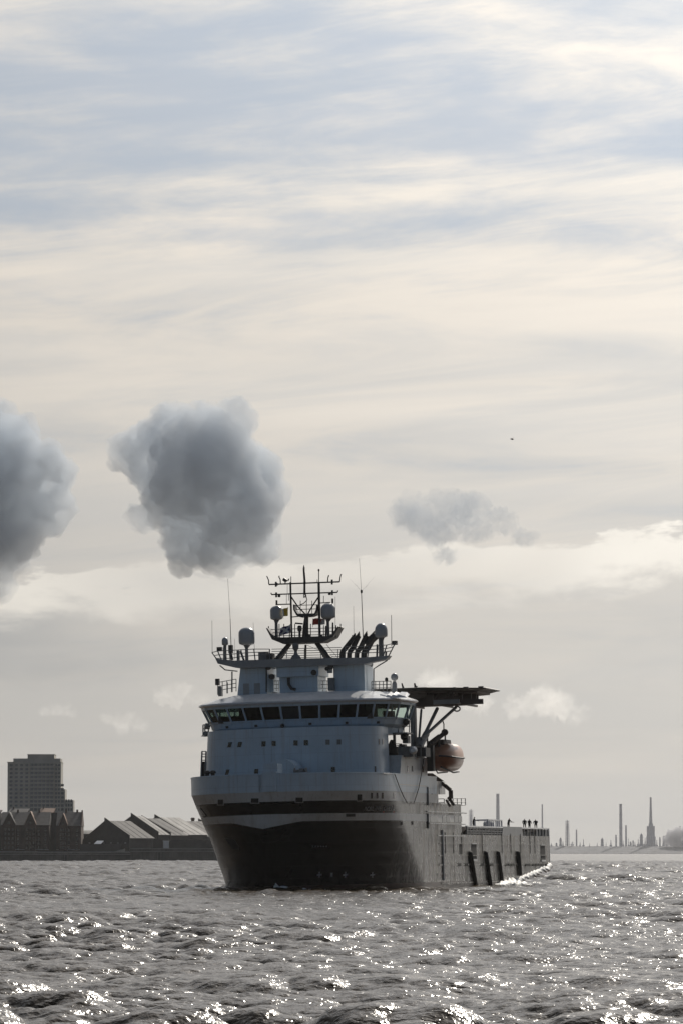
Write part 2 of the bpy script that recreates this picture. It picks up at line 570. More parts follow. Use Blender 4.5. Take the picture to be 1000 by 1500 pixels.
def build_water():
    dense = np.radians(np.linspace(-5.7, 5.7, 312))
    side = np.radians(np.array([6.2, 7, 9, 12, 18, 30, 60, 100, 140, 179.9]))
    ang = np.concatenate([-side[::-1], dense, side])
    near = np.geomspace(2.0, 108.0, 12)
    mid = np.geomspace(112.0, 2600.0, 3650)
    far = np.geomspace(2630.0, 22000.0, 90)
    rad = np.concatenate([near, mid, far])
    A, D = np.meshgrid(ang, rad)
    x = np.sin(A) * D
    y = np.cos(A) * D
    fade = np.clip(1.0 - (np.abs(np.degrees(A)) - 6.0) / 4.0, 0, 1) * np.clip((D - 60) / 45, 0, 1) * np.clip((2700 - D) / 300, 0, 1)
    z = np.zeros_like(x); sx = np.zeros_like(x); sy = np.zeros_like(x)
    gust = 0.5 + 0.5 * np.sin(x * 0.045 + 2.1 * np.sin(y * 0.013 + 0.5)) * np.sin(y * 0.024 + 1.7 * np.sin(x * 0.03))
    for size, n, lmin, lmax, hs, wd_, seed, rot, chop, kind in ((311.0, 1024, 3.0, 34.0, 1.35, -84, 3, 0.15, 1.35, 0), (97.0, 1024, 0.9, 8.0, 0.74, -100, 9, 0.62, 1.2, 1), (41.0, 1024, 0.35, 2.6, 0.235, -80, 21, -0.4, 1.0, 2)):
        F = wave_field(size, n, lmin, lmax, hs, wd_, seed, 2.0, chop)
        c, s = math.cos(rot), math.sin(rot)
        xr, yr = x * c - y * s, x * s + y * c
        hz, hx, hy = (sample(q, xr, yr, size) for q in F)
        k = (1.0, 0.72 + 0.5 * gust, 0.45 + 0.9 * gust)[kind]       # calmer and rougher patches
        z += hz * k; sx += (hx * c + hy * s) * k; sy += (-hx * s + hy * c) * k
    g = 0.80 + 0.35 * np.sin(x * 0.031 + 1.3 * np.sin(y * 0.011)) * np.sin(y * 0.017 + 0.6)
    fade = fade * g
    x = x + sx * fade; y = y + sy * fade; z = z * fade
    nr, nc = x.shape
    verts = np.stack([x, y, z], -1).reshape(-1, 3)
    idx = np.arange(nr * nc).reshape(nr, nc)
    q = np.stack([idx[:-1, :-1], idx[:-1, 1:], idx[1:, 1:], idx[1:, :-1]], -1).reshape(-1, 4)
    # close the disc behind the camera and at its middle
    seam = np.stack([idx[:-1, -1], idx[:-1, 0], idx[1:, 0], idx[1:, -1]], -1)
    q = np.concatenate([q, seam])[:, ::-1]
    me = bpy.data.meshes.new('river')
    me.vertices.add(len(verts)); me.vertices.foreach_set('co', verts.astype(np.float32).ravel())
    me.loops.add(q.size); me.loops.foreach_set('vertex_index', q.astype(np.int32).ravel())
    me.polygons.add(len(q)); me.polygons.foreach_set('loop_start', (np.arange(len(q)) * 4).astype(np.int32))
    me.polygons.foreach_set('use_smooth', np.ones(len(q), dtype=bool))
    me.update(calc_edges=True)
    me.materials.append(M['water'])
    o = bpy.data.objects.new('water', me)
    COL.objects.link(o)
    tag(o, 'choppy brown river water glittering in low sun', kind='structure')


build_water()

# ------------------------------------------------------------------ haze over the river
hz = bpy.data.materials.new('thin_haze')
hz.use_nodes = True
t_ = NT(hz.node_tree)
vo = t_.n('ShaderNodeVolumePrincipled')
vo.inputs['Color'].default_value = (0.94, 0.95, 0.97, 1)
HAZE_D = 1.6e-5
vo.inputs['Density'].default_value = HAZE_D
vo.inputs['Anisotropy'].default_value = 0.25
t_.link(vo.outputs[0], t_.n('ShaderNodeOutputMaterial').inputs['Volume'])
tag(MB().box((-24000, -24000, -4), (24000, 24000, 340)).obj('haze', hz), 'pale haze lying over the river', kind='stuff')


# ------------------------------------------------------------------ clouds
def cloud(name, blobs, dist, squash, mtl, label, cat='cloud', depth=1.0, vox=0.03, rough=0.125, seed=0, group=None, grow=1.0):
    """lumpy closed body grown from overlapping balls given in photo pixels at a distance"""
    mpp = dist / FPX
    blobs = [(b[0], b[1], b[2] * grow) for b in blobs]
    cx = sum(b[0] for b in blobs) / len(blobs); cyy = sum(b[1] for b in blobs) / len(blobs)
    org = P(cx, cyy, dist)
    rng = random.Random(seed)
    bm = bmesh.new()
    for (px, py, r) in blobs:
        c = P(px, py, dist) - org
        c.y += rng.uniform(-0.6, 0.6) * r * mpp * depth
        mtx = Matrix.Translation(c) @ Matrix.Diagonal((r * mpp, r * mpp * depth, r * mpp * squash, 1))
        bmesh.ops.create_icosphere(bm, subdivisions=3, radius=1.0, matrix=mtx)
    me = bpy.data.meshes.new(name)
    bm.to_mesh(me); bm.free()
    o = bpy.data.objects.new(name, me)
    COL.objects.link(o)
    ext = max(b[2] for b in blobs) * mpp
    md = o.modifiers.new('r', 'REMESH'); md.mode = 'VOXEL'; md.voxel_size = ext * vox
    dg = bpy.context.evaluated_depsgraph_get()
    me2 = bpy.data.meshes.new_from_object(o.evaluated_get(dg))
    o.modifiers.clear()
    o.data = me2
    n = len(me2.vertices)
    co = np.empty(n * 3, np.float32); me2.vertices.foreach_get('co', co); co = co.reshape(-1, 3)
    no = np.empty(n * 3, np.float32); me2.vertices.foreach_get('normal', no); no = no.reshape(-1, 3)
    amp = ext * rough
    for i in range(n):
        p = Vector(co[i]) / ext + Vector((seed * 3.1, 0, 0))
        d = mnoise.fractal(p * 2.2, 0.85, 2.1, 4) * 0.9 + 0.25
        d += 0.55 - 1.5 * abs(mnoise.noise(p * 4.6)) - 0.9 * abs(mnoise.noise(p * 9.7 + Vector((5, 1, 2)))) - 0.5 * abs(mnoise.noise(p * 19.0))
        co[i] += no[i] * (amp * d)
    me2.vertices.foreach_set('co', co.ravel())
    me2.polygons.foreach_set('use_smooth', np.ones(len(me2.polygons), dtype=bool))
    # heal the places where bulges grew into each other
    md = o.modifiers.new('r', 'REMESH'); md.mode = 'VOXEL'; md.voxel_size = ext * vox
    dg = bpy.context.evaluated_depsgraph_get()
    me3 = bpy.data.meshes.new_from_object(o.evaluated_get(dg))
    o.modifiers.clear()
    o.data = me2 = me3
    me2.polygons.foreach_set('use_smooth', np.ones(len(me2.polygons), dtype=bool))
    me2.materials.clear(); me2.materials.append(mtl)
    o.location = org
    tag(o, label, cat, group)
    return o


thick = mat_cloud('thick_cloud', 0.036, (0.90, 0.942, 0.985), 0.0, (0.20, 0.56), 0.016)
thin = mat_cloud('thin_cloud', 0.017, (0.62, 0.70, 0.80), 0.1, (0.30, 0.62), 0.014)
bankm = mat_cloud('far_cloud', 0.0035, (0.97, 0.97, 0.97), 0.72)
wisp = mat_cloud('far_thin_cloud', 0.0065, (0.99, 0.98, 0.96), 0.72, (0.34, 0.62), 0.010)

cloud('cloud', [(300, 690, 85), (255, 625, 36), (300, 618, 30), (348, 616, 30), (190, 660, 28), (172, 678, 15), (230, 670, 55), (370, 690, 45),
                (405, 725, 24), (350, 750, 65), (290, 770, 60), (320, 798, 45), (270, 818, 24), (378, 800, 34), (195, 748, 12), (213, 763, 16), (240, 740, 34)],
      6000, 1.0, thick, 'big dark grey lumpy cloud floating just above and left of the ship mast', seed=1)
cloud('cloud', [(-60, 700, 120), (5, 640, 46), (38, 628, 20), (48, 680, 45), (88, 696, 28), (95, 742, 24), (50, 750, 46), (10, 800, 46), (-10, 842, 34), (-5, 604, 26), (-60, 640, 60)],
      6000, 1.0, thick, 'dark grey cloud cut off by the left edge of the sky', seed=2)
cloud('cloud', [(606, 748, 32), (650, 742, 32), (690, 745, 30), (730, 762, 24), (640, 782, 24), (652, 815, 16), (765, 788, 16), (600, 750, 30), (700, 775, 24), (625, 765, 30), (670, 760, 32)],
      6000, 0.8, thin, 'thin ragged grey cloud to the right of the mast', seed=3, rough=0.3)
small = 'small pale clouds low above the shore'
cloud('cloud', [(236, 1022, 9), (250, 1015, 12), (266, 1014, 13), (282, 1018, 12), (296, 1022, 9), (258, 1026, 10)], 12500, 0.8, wisp, 'largest of the small pale puffs, touching the left bridge wing', seed=5, rough=0.4, group=small, grow=1.3)
cloud('cloud', [(158, 1052, 7), (172, 1055, 9), (190, 1055, 10), (206, 1062, 9), (180, 1066, 8)], 12500, 0.75, wisp, 'small pale ragged puff between the tower block and the ship', seed=6, rough=0.5, group=small, grow=1.3)
cloud('cloud', [(66, 1042, 7), (82, 1040, 9), (98, 1040, 9), (106, 1046, 6)], 12500, 0.6, wisp, 'small pale puff straight above the tower block', seed=7, rough=0.5, group=small, grow=1.3)
cloud('cloud', [(700, 1030, 14), (760, 1035, 16), (790, 1028, 20), (815, 1034, 20), (840, 1044, 14), (650, 1000, 16), (630, 996, 12)], 12500, 0.75, wisp, 'faint pale cloud low behind the helicopter deck', seed=8, rough=0.45, group=small, grow=1.3)


# ------------------------------------------------------------------ near shore on the left, 2.6 km away
DQ = 2600.0


def wx(px, dist):
    return (px - 500.0) * dist / FPX


def wz(py, dist):
    return EYE.z + (HORIZ - py) * dist / FPX


# ground behind the quay
g = MB()
g.box((wx(-900, DQ), DQ + 4, -1.5), (wx(620, DQ), DQ + 900, wz(1247.5, DQ)))
tag(g.obj('ground', M['land']), 'flat ground of the near shore behind the quay wall', kind='structure')


def quay(px0, px1, ytop, ystep, label, ramp=None):
    r = empty('quay_wall', (wx(px0, DQ), DQ, 0))
    tag(r, label, 'quay wall', 'river walls of the near shore')
    L = wx(px1, DQ) - wx(px0, DQ)
    zt, zs = wz(ytop, DQ), wz(ystep, DQ)
    b = MB().box((0, 0, -1.5), (L, 3.6, zs - 0.3))
    b.obj('wall_face', M['quay'], r)
    c = MB().box((-0.05, -0.35, zs - 0.3), (L + 0.05, 3.9, zs))
    c.obj('coping', M['quaytop'], r)
    p = MB()
    p.box((0, 2.4, zs), (L, 3.0, zt - 0.35))
    p.obj('parapet', M['quay'], r)
    q = MB().box((-0.05, 2.3, zt - 0.35), (L + 0.05, 3.1, zt))
    q.obj('parapet_cap', M['quaytop'], r)
    if ramp:
        # flight that climbs to the higher wall
        a, b2, z2 = wx(ramp[0], DQ) - wx(px0, DQ), wx(ramp[1], DQ) - wx(px0, DQ), wz(ramp[2], DQ)
        MB().loft([[(a, y, zt - 0.3), (a, y, zt), (b2, y, z2), (b2, y, zt - 0.3)] for y in (2.2, 3.2)]).obj('ramp', M['quaytop'], r)
    # ladders and drain holes
    k = 18.0
    while k < L - 4:
        MB().box((k, -0.12, -0.2), (k + 0.9, -0.003, zs - 0.8)).obj('ladder', M['dark'], r)
        k += 46.0
    for x in range(3, int(L), 9):
        MB().box((x, -0.06, 0.0), (x + 0.35, -0.002, zs - 0.35)).obj('buttress', M['quay'], r)
    return r


quay(-260, 56, 1248, 1251.5, 'long low stone river wall below the brick warehouses')
quay(56, 192, 1248.5, 1251.5, 'stone river wall that climbs by a ramp to a higher wall', ramp=(166, 184, 1243.5))
quay(192, 470, 1243, 1247.5, 'dark higher river wall in front of the sheds, running behind the bow')


# tower block
def tower():
    D = 2760.0
    r = empty('tower_block', (wx(12, D), D, 0))
    tag(r, 'stepped concrete and glass tower block rising behind the brick warehouses', 'tower block')
    X = lambda px: wx(px, D) - wx(12, D)
    Z = lambda py: wz(py, D)
    zb = wz(1249, D)
    vols = [(12, 90, 1118, 0.0, 22), (20, 89, 1112, 1.5, 20), (41, 80, 1106.5, 0.8, 18), (88, 96, 1157, 1.0, 18), (95, 108, 1173, 3.0, 14)]
    for k, (a, b, top, y0, dep) in enumerate(vols):
        nm = ('core_block', 'setback', 'roof_storey', 'low_wing', 'link_block')[k]
        o = MB().box((X(a), y0 + k * 0.02, zb), (X(b), y0 + dep, Z(top))).obj(nm, M['concrete'], r)
    MB().box((X(11.3), -0.4, Z(1118)), (X(90.5), 22.4, Z(1117))).obj('cornice', M['concrete'], r)
    MB().box((X(40.5), 0.3, Z(1106.5)), (X(80.5), 19, Z(1105.8))).obj('cornice', M['concrete'], r)
    # projecting glazed bay on the right half
    bay = MB().box((X(45), -1.6, zb), (X(80), 0.0, Z(1119))).obj('glazed_bay', M['concrete'], r)
    meshes = {}

    def pane(x, z, w, h, y, parent):
        key = (round(w, 2), round(h, 2))
        o = MB().box((0, -0.10, 0), (w, 0.12, h)).obj('window_pane', M['towerglass'], parent) if key not in meshes else None
        if o is None:
            o = bpy.data.objects.new('window_pane', meshes[key]); COL.objects.link(o); o.parent = parent
        else:
            meshes[key] = o.data
        o.location = (x, y, z)
    floors = 12
    fh = (Z(1119) - Z(1190)) / floors
    for f in range(floors):
        z = Z(1190) + f * fh + fh * 0.28
        for k in range(6):
            w = (X(80) - X(45)) / 6
            pane(X(45) + k * w + w * 0.10, z, w * 0.80, fh * 0.62, -1.6, bay)
        for k in range(4):
            w = (X(44) - X(13.5)) / 4
            pane(X(13.5) + k * w + w * 0.2, z, w * 0.55, fh * 0.5, -0.003, r)
        w = (X(89.5) - X(81)) / 2
        for k in range(2):
            pane(X(81) + k * w + w * 0.12, z, w * 0.72, fh * 0.55, -0.003, r)
        if f < 7:
            pane(X(89.5), z, X(95) - X(90.2), fh * 0.6, 1.06, r)
        MB().box((X(12) - 0.05, -0.16, z - fh * 0.26), (X(45) - 0.02, 0.3, z - fh * 0.18)).obj('floor_band', M['concrete'], r)
    for k in range(3):
        w = (X(107) - X(96)) / 3
        for f in range(3):
            pane(X(96) + k * w + 0.2, Z(1190) + f * 3.0 + 0.6, w * 0.7, 1.9, 3.06, r)


tower()


# brick warehouses along the quay: block, cross gables with slate roofs, tall recesses
def warehouse(px0, px1, gables, label, D=2630.0, top=1211, endgable=False):
    r = empty('brick_warehouse', (wx(px0, D), D, 0))
    tag(r, label, 'warehouse', 'brick warehouses along the quay')
    X = lambda px: wx(px, D) - wx(px0, D)
    Z = lambda py: wz(py, D)
    zb = wz(1249, D)
    W = X(px1)
    dep = 26.0
    eav, rid = Z(top), Z(1190)
    MB().box((0, 0, zb), (W, dep, eav)).obj('wall', M['brick'], r)
    # main roof: ridge along the quay
    roof = MB().loft([[(x, -0.5, eav - 0.2), (x, dep / 2, rid), (x, dep + 0.5, eav - 0.2)] for x in (-0.3, W + 0.3)]).obj('roof', M['slate'], r)
    if endgable:
        MB().loft([[(x, -0.6, eav - 0.4), (x, 3.2, eav + 3.0), (x, dep / 2, rid + 1.2), (x, dep + 0.6, eav - 0.4)] for x in (W - 0.6, W + 0.31)]).obj('gable_parapet', M['brick'], r)
    for (a, b, pk, mt) in gables:
        xa, xb = X(a), X(b)
        xm = (xa + xb) / 2
        zp = Z(pk)
        MB().loft([[(xa, y, zb + 0.02), (xa, y, eav + 0.3), (xm, y, zp - 0.5), (xb, y, eav + 0.3), (xb, y, zb + 0.02)] for y in (-1.3, 0.4)]).obj('gable_bay', M['brick'], r)
        q = MB()
        for s in ((xa - 0.4, xm), (xb + 0.4, xm)):
            q.loft([[(s[0], y, eav - 0.1), (s[0], y, eav + 0.35), (s[1], y, zp), (s[1], y, zp - 0.45)] for y in (-1.7, dep / 2)])
        q.obj('gable_roof', mt, r)
        for lv in range(5):
            z = zb + 2.2 + lv * (eav - zb - 3.0) / 5
            for s in range(3):
                x = xa + (xb - xa) * (0.2 + 0.3 * s)
                MB().box((x - 0.55, -1.36, z), (x + 0.55, -1.301, z + 1.7)).obj('window', M['glassdark'], r)
        MB().box((xm - 0.7, -1.36, eav + 0.3), (xm + 0.7, -1.301, eav + 2.2)).obj('window', M['glassdark'], r)
    nwin = int(W / 4.2)
    for lv in range(5):
        z = zb + 2.2 + lv * (eav - zb - 3.0) / 5
        for s in range(nwin):
            x = (s + 0.5) * W / nwin
            if any(X(a) - 0.8 < x < X(b) + 0.8 for a, b, _, _ in gables):
                continue
            MB().box((x - 0.5, -0.06, z), (x + 0.5, -0.002, z + 1.6)).obj('window', M['glassdark'], r)
            MB().box((x - 0.65, -0.14, z - 0.2), (x + 0.65, -0.003, z - 0.02)).obj('sill', M['quaytop'], r)
    for s in range(2):
        x = W * (0.3 + 0.45 * s)
        MB().box((x, dep / 2 - 0.8, rid - 0.8), (x + 1.2, dep / 2 + 0.8, rid + 1.6)).obj('chimney', M['brick'], r)
    MB().box((-0.02, -0.12, zb + 1.6), (W + 0.02, -0.003, zb + 1.95)).obj('string_course', M['quaytop'], r)


warehouse(3, 73, [(6, 24, 1190, M['slate']), (38, 54, 1189, M['roofrust'])], 'long brick warehouse with two cross gables under the tower block', top=1209)
warehouse(84, 120, [(88, 100, 1192, M['roofrust'])], 'shorter brick warehouse with a stepped end gable, nearest the sheds', top=1210, endgable=True)
warehouse(-90, 0, [(-60, -45, 1190, M['slate'])], 'brick warehouse cut by the left edge of the photo', top=1209)
# set-back linking buildings with pitched roofs
for (a, b, e, p, y, mt, lab) in ((12, 48, 1192, 1185.0, 2664, 'slate', 'grey roofed brick building set back behind the long warehouse, left one'),
                                 (58, 84, 1192, 1184.5, 2666, 'roofrust', 'brown roofed brick building set back behind the gap between the warehouses'),
                                 (-30, 8, 1192, 1187.0, 2662, 'slate', 'roof of a building at the left edge behind the warehouses')):
    r = empty('brick_building', (wx(a, y), y, 0))
    tag(r, lab, 'building')
    W = wx(b, y) - wx(a, y)
    zb, ze, zp = wz(1249, y), wz(e, y), wz(p, y)
    MB().box((0, 0, zb), (W, 14, ze)).obj('wall', M['brick'], r)
    MB().loft([[(x + q, -0.5, ze - 0.1), (x + q + W * 0.12, 7, zp), (x + q, 14.5, ze - 0.1)] for x, q in ((0, -0.3), (W * 0.76, 0.3))]).obj('roof', M[mt], r)
    MB().box((W * 0.2, 6.2, zp - 0.5), (W * 0.26, 7.8, zp + 1.1)).obj('chimney', M['brick'], r)
# the dark link between the warehouses
r = empty('link_building', (wx(72.5, 2650), 2650, 0))
tag(r, 'dark recessed link between the two brick warehouses', 'building')
W = wx(85, 2650) - wx(72.5, 2650)
MB().box((0, 0, wz(1249, 2650)), (W, 12, wz(1192, 2650))).obj('wall', M['shed'], r)
MB().box((-0.3, -0.3, wz(1192, 2650)), (W + 0.3, 12.3, wz(1191, 2650))).obj('parapet', M['brick'], r)


# sheds: gable towards the river, roof running away to the right
def shed(ap, lf, rt, base, shift, length_px, mt, label, D=2640.0, skirt=None):
    r = empty('shed', (wx(ap[0], D), D, 0))
    tag(r, label, 'shed', 'pitched sheds behind the quay')
    A = R(40)
    ca, sa = math.cos(A), math.sin(A)
    w1 = (ap[0] - lf[0]) * D / FPX / ca
    w2 = (rt[0] - ap[0]) * D / FPX / ca
    za, zl, zr, zb = (wz(q, D) for q in (ap[1], lf[1], rt[1], base))
    L = shift * D / FPX / sa

    def T(w, l, z):
        return (w * ca + l * sa, -w * sa * 0 + w * -sa + l * ca, z)
    prof = [(-w1, zb), (-w1, zl), (0, za), (w2, zr), (w2, zb)]
    MB().loft([[T(w, 0, z) for w, z in prof], [T(w, L, z) for w, z in prof]]).obj('wall', M['shed'], r)
    q = MB()
    th = 0.35
    for (w, z) in ((-w1 - 0.5, zl - 0.1), (w2 + 0.6, zr - 0.1)):
        q.loft([[T(w, l, z), T(w, l, z + th), T(0, l, za + th + 0.1), T(0, l, za + 0.06)] for l in (-0.4, L + 0.4)])
    roof = q.obj('roof', mt, r)
    # sheet joints and rooflights
    nj = max(3, int(L / 5))
    j = MB()
    for k in range(1, nj):
        l = L * k / nj
        j.loft([[T(w2 + 0.55, l - 0.1, zr + th - 0.08), T(w2 + 0.55, l + 0.1, zr + th - 0.08), T(w2 + 0.55, l, zr + th + 0.1)],
                [T(0.1, l - 0.1, za + th), T(0.1, l + 0.1, za + th), T(0.1, l, za + th + 0.18)]])
    j.obj('roof_joint', M['sheetroof'], roof)
    b = MB()
    b.loft([[T(0, -0.7, za + th + 2.2), T(0, -0.7, za - 0.5), T(w2 + 0.6, -0.7, zr - 0.7), T(w2 + 0.6, -0.7, zr + th + 2.0)],
            [T(0, -0.02, za + th + 2.2), T(0, -0.02, za - 0.5), T(w2 + 0.6, -0.02, zr - 0.7), T(w2 + 0.6, -0.02, zr + th + 2.0)]])
    b.obj('barge_board', M['shed'], r)
    for k in range(6):
        w = -w1 * 0.7 + (w1 + w2) * 0.75 * k / 5
        MB().loft([[T(w, -0.06, zb + 5.5), T(w + 1.6, -0.06, zb + 5.5), T(w + 1.6, -0.06, zb + 6.6), T(w, -0.06, zb + 6.6)],
                   [T(w, -0.001, zb + 5.5), T(w + 1.6, -0.001, zb + 5.5), T(w + 1.6, -0.001, zb + 6.6), T(w, -0.001, zb + 6.6)]]).obj('window', M['sheetroof'], r)
    return r


shed((155, 1204), (119, 1233), (192, 1229), 1249, 34, 0, M['slate'], 'nearest dark gabled shed with a long grey slate roof', D=2636)
shed((193.5, 1197), (174, 1211), (234, 1224), 1249, 15, 0, M['sheetroof'], 'tallest shed with a narrow bright roof strip, second from the warehouses', D=2668)
shed((209, 1200.5), (190, 1212), (252, 1225), 1249, 24, 0, M['slate'], 'dull grey shed roof squeezed behind the tallest shed', D=2684)
shed((228, 1199), (206, 1212), (270, 1224), 1249, 34, 0, M['sheetroof'], 'pale roofed shed with a dark sloping gable edge, middle of the row', D=2702)
shed((262, 1204.5), (240, 1218), (300, 1226.5), 1249, 34, 0, M['slate'], 'grey roofed shed with a thin dark gable edge, left of the square chimney', D=2722)
shed((292, 1205), (272, 1218), (335, 1228.5), 1249, 44, 0, M['sheetroof'], 'last pale roofed shed, partly hidden behind the bow', D=2744)

# low buildings and boundary walls between sheds and river
r = empty('boundary_wall', (wx(225, 2622), 2622, 0))
tag(r, 'dark panelled yard wall in front of the pitched sheds', 'wall')
Lw = wx(460, 2622) - wx(225, 2622)
n = 30
for k in range(n):
    MB().box((Lw * k / n, 0, 2), (Lw * (k + 1) / n - 0.12, 0.4 + 0.05 * (k % 3), wz(1230.5, 2622) - 0.25 * (k % 2))).obj('panel', M['shed'], r)
for k in range(n + 1):
    MB().box((Lw * k / n - 0.2, -0.15, 2), (Lw * k / n + 0.12, -0.004, wz(1230, 2622))).obj('post', M['shed'], r)
r = empty('low_hut', (wx(136, 2615), 2615, 0))
tag(r, 'low dark hut with a small bright lean-to roof below the nearest shed', 'hut')
MB().box((wx(118, 2615) - wx(136, 2615), 0, 3), (wx(178, 2615) - wx(136, 2615), 8, wz(1237, 2615))).obj('wall', M['shed'], r)
a, b = wx(139, 2615) - wx(136, 2615), wx(149, 2615) - wx(136, 2615)
MB().loft([[(a + q * 0.4, -1.2 + q, wz(1237, 2615) + q * 0.45), (b + q * 0.4, -1.2 + q, wz(1237, 2615) + q * 0.45), (b + q * 0.4, -1.2 + q, wz(1237, 2615) + q * 0.45 + 0.2), (a + q * 0.4, -1.2 + q, wz(1237, 2615) + q * 0.45 + 0.2)] for q in (0, 4.5)]).obj('roof', M['roofwhite'], r)
r = empty('white_cabin', (wx(240, 2618), 2618, 0))
tag(r, 'small pale cabin standing by the dark yard wall', 'cabin')
MB().box((0, 0, 3), (3.6, 3, wz(1233, 2618))).obj('wall', M['side_white'], r)
MB().box((-0.3, -0.3, wz(1233, 2618)), (3.9, 3.3, wz(1232, 2618))).obj('roof', M['roofwhite'], r)
r = empty('pale_roofed_building', (wx(120, 2690), 2690, 0))
tag(r, 'low building with a bright curved roof beside the end gable of the warehouse', 'building')
W = wx(150, 2690) - wx(120, 2690)
MB().box((0, 0, 3), (W, 12, wz(1222, 2690))).obj('wall', M['shed'], r)
MB().loft([[(x, -0.4, wz(1222, 2690)), (x, 3, wz(1219, 2690)), (x, 6, wz(1217, 2690)), (x, 12.4, wz(1222, 2690))] for x in (0, W)]).obj('roof', M['sheetroof'], r)
for (px, w, top, lab) in ((282, 2.6, 1198.5, 'taller square chimney above the shed roofs left of the bow'), (268.5, 2.2, 1203.5, 'short stubby chimney between the shed roofs')):
    r = empty('brick_chimney', (wx(px, 2745), 2760, 0))
    tag(r, lab, 'chimney', 'chimneys above the sheds')
    MB().loft([[(-w / 2, -w / 2, 3), (w / 2, -w / 2, 3), (w / 2, w / 2, 3), (-w / 2, w / 2, 3)], [(-w * .42, -w * .42, wz(top, 2760)), (w * .42, -w * .42, wz(top, 2760)), (w * .42, w * .42, wz(top, 2760)), (-w * .42, w * .42, wz(top, 2760))]]).obj('shaft', M['brick'], r)
    MB().box((-w * .6, -w * .6, wz(top, 2760) - 1.2), (w * .6, w * .6, wz(top, 2760) - 0.6)).obj('cap', M['brick'], r)

# ------------------------------------------------------------------ far refinery shore on the right, 17 km away
DF = 17000.0
rng = random.Random(4)
pts_t, n = [], 90
land = MB()
rows = []
for k in range(n + 1):
    px = 300 + 1100 * k / n
    top = 1240.2 + 0.5 * math.sin(k * 0.33) * math.sin(k * 0.11 + 1) + rng.uniform(-0.35, 0.35)
    x = wx(px, DF)
    rows.append([(x, DF, -1.5), (x, DF + 20, wz(1250, DF)), (x, DF + 260, wz(top, DF)), (x, DF + 1500, wz(top, DF)), (x, DF + 1500, -1.5)])
land.loft(rows)
tag(land.obj('far_shore', M['land']), 'low hazy refinery shore along the horizon', kind='structure')
ZB = wz(1241, DF)


def chim(px, w_px, top, label, taper=0.8, dist=DF + 320, rings=2, group='slim refinery chimneys on the far shore'):
    r = empty('refinery_chimney', (wx(px, dist), dist, ZB - 3))
    tag(r, label, 'chimney', group)
    h = wz(top, dist) - ZB + 3
    w = w_px * dist / FPX / 2
    MB().lathe((0, 0, 0), [(w * 1.08, 0), (w, h * 0.3), (w * (0.5 + taper / 2), h * 0.7), (w * taper, h - 2)], 14).obj('shaft', M['stack'], r)
    MB().lathe((0, 0, h - 2), [(w * taper * 1.12, 0), (w * taper * 1.12, 1.5), (w * taper * 0.9, 2.2)], 14).obj('rim', M['stack'], r)
    for k in range(rings):
        z = h * (0.45 + 0.3 * k)
        MB().lathe((0, 0, z), [(w * 1.25, 0), (w * 1.25, 1.2)], 14).obj('gallery', M['stack'], r)
    return r


chim(728, 5.6, 1163.5, 'thick pale chimney above the striped deck cage of the ship')
chim(793, 2.6, 1179, 'thin chimney standing behind the stern of the ship', 0.7)
chim(907.6, 4.6, 1178.5, 'second tallest chimney of the far shore, smooth and round', 0.85)
chim(915.2, 2.8, 1209.5, 'short chimney directly right of the smooth round chimney')
chim(842.8, 2.4, 1216, 'thin low chimney right of the lattice tower')
chim(900.6, 2.6, 1223.5, 'stub chimney directly left of the smooth round chimney')
chim(964.6, 2.4, 1227, 'thin stub right of the tall pointed chimney', 0.8)
chim(994, 2.6, 1211, 'thin flue rising out of the smoke at the right edge', 0.8)


def column(px, w, top, label, dist=DF + 300):
    r = empty('process_column', (wx(px, dist), dist, ZB - 3))
    tag(r, label, 'process column', 'process columns of the refinery')
    h = wz(top, dist) - ZB + 3
    q = w * dist / FPX / 2
    MB().lathe((0, 0, 0), [(q * 1.1, 0), (q * 1.1, h * 0.25), (q * 0.85, h * 0.3), (q * 0.8, h * 0.85), (q * 0.45, h * 0.95), (q * 0.2, h)], 12).obj('vessel', M['stack'], r)
    for k in range(3):
        MB().lathe((0, 0, h * (0.3 + 0.2 * k)), [(q * 1.35, 0), (q * 1.35, 0.9)], 12).obj('platform', M['stack'], r)


column(819.5, 4, 1227.5, 'lone squat column left of the lattice tower')
column(880.4, 4.5, 1228, 'short column alone in the middle of the far shore')
column(937.6, 5.4, 1221.5, 'stout column left of the tall pointed chimney')
column(970.5, 4.5, 1224.5, 'pointed column just left of the smoke')
column(922, 3, 1233, 'lowest column between the round chimney and the stout column')
column(925.5, 2.4, 1231, 'low twin column next to the lowest one')
column(813.5, 3, 1235, 'tiny column nearest the stern of the ship')

# tall pointed chimney with broad base structure
D = DF + 310
r = empty('refinery_tower', (wx(951.5, D), D, ZB - 3))
tag(r, 'tallest pointed chimney of the far shore rising from a broad stepped base', 'chimney')
s = D / FPX
H = wz(1168.5, D) - ZB + 3
MB().lathe((0, 0, 0), [(3.1 * s, 0), (2.7 * s, H * 0.4), (1.6 * s, H * 0.8), (1.2 * s, H)], 14).obj('shaft', M['stack'], r)
for (a, b, top) in ((-5.8, -2.2, 1211), (2.0, 5.6, 1210.5), (-6.6, 6.8, 1226), (-3.0, 3.2, 1207)):
    MB().box((a * s, -6 + top * 0.002, 0), (b * s, 8, wz(top, D) - ZB + 3)).obj('base_block', M['stack'], r)
MB().lathe((0, 0, H - 6), [(1.8 * s, 0), (1.8 * s, 2.0)], 12).obj('gallery', M['stack'], r)


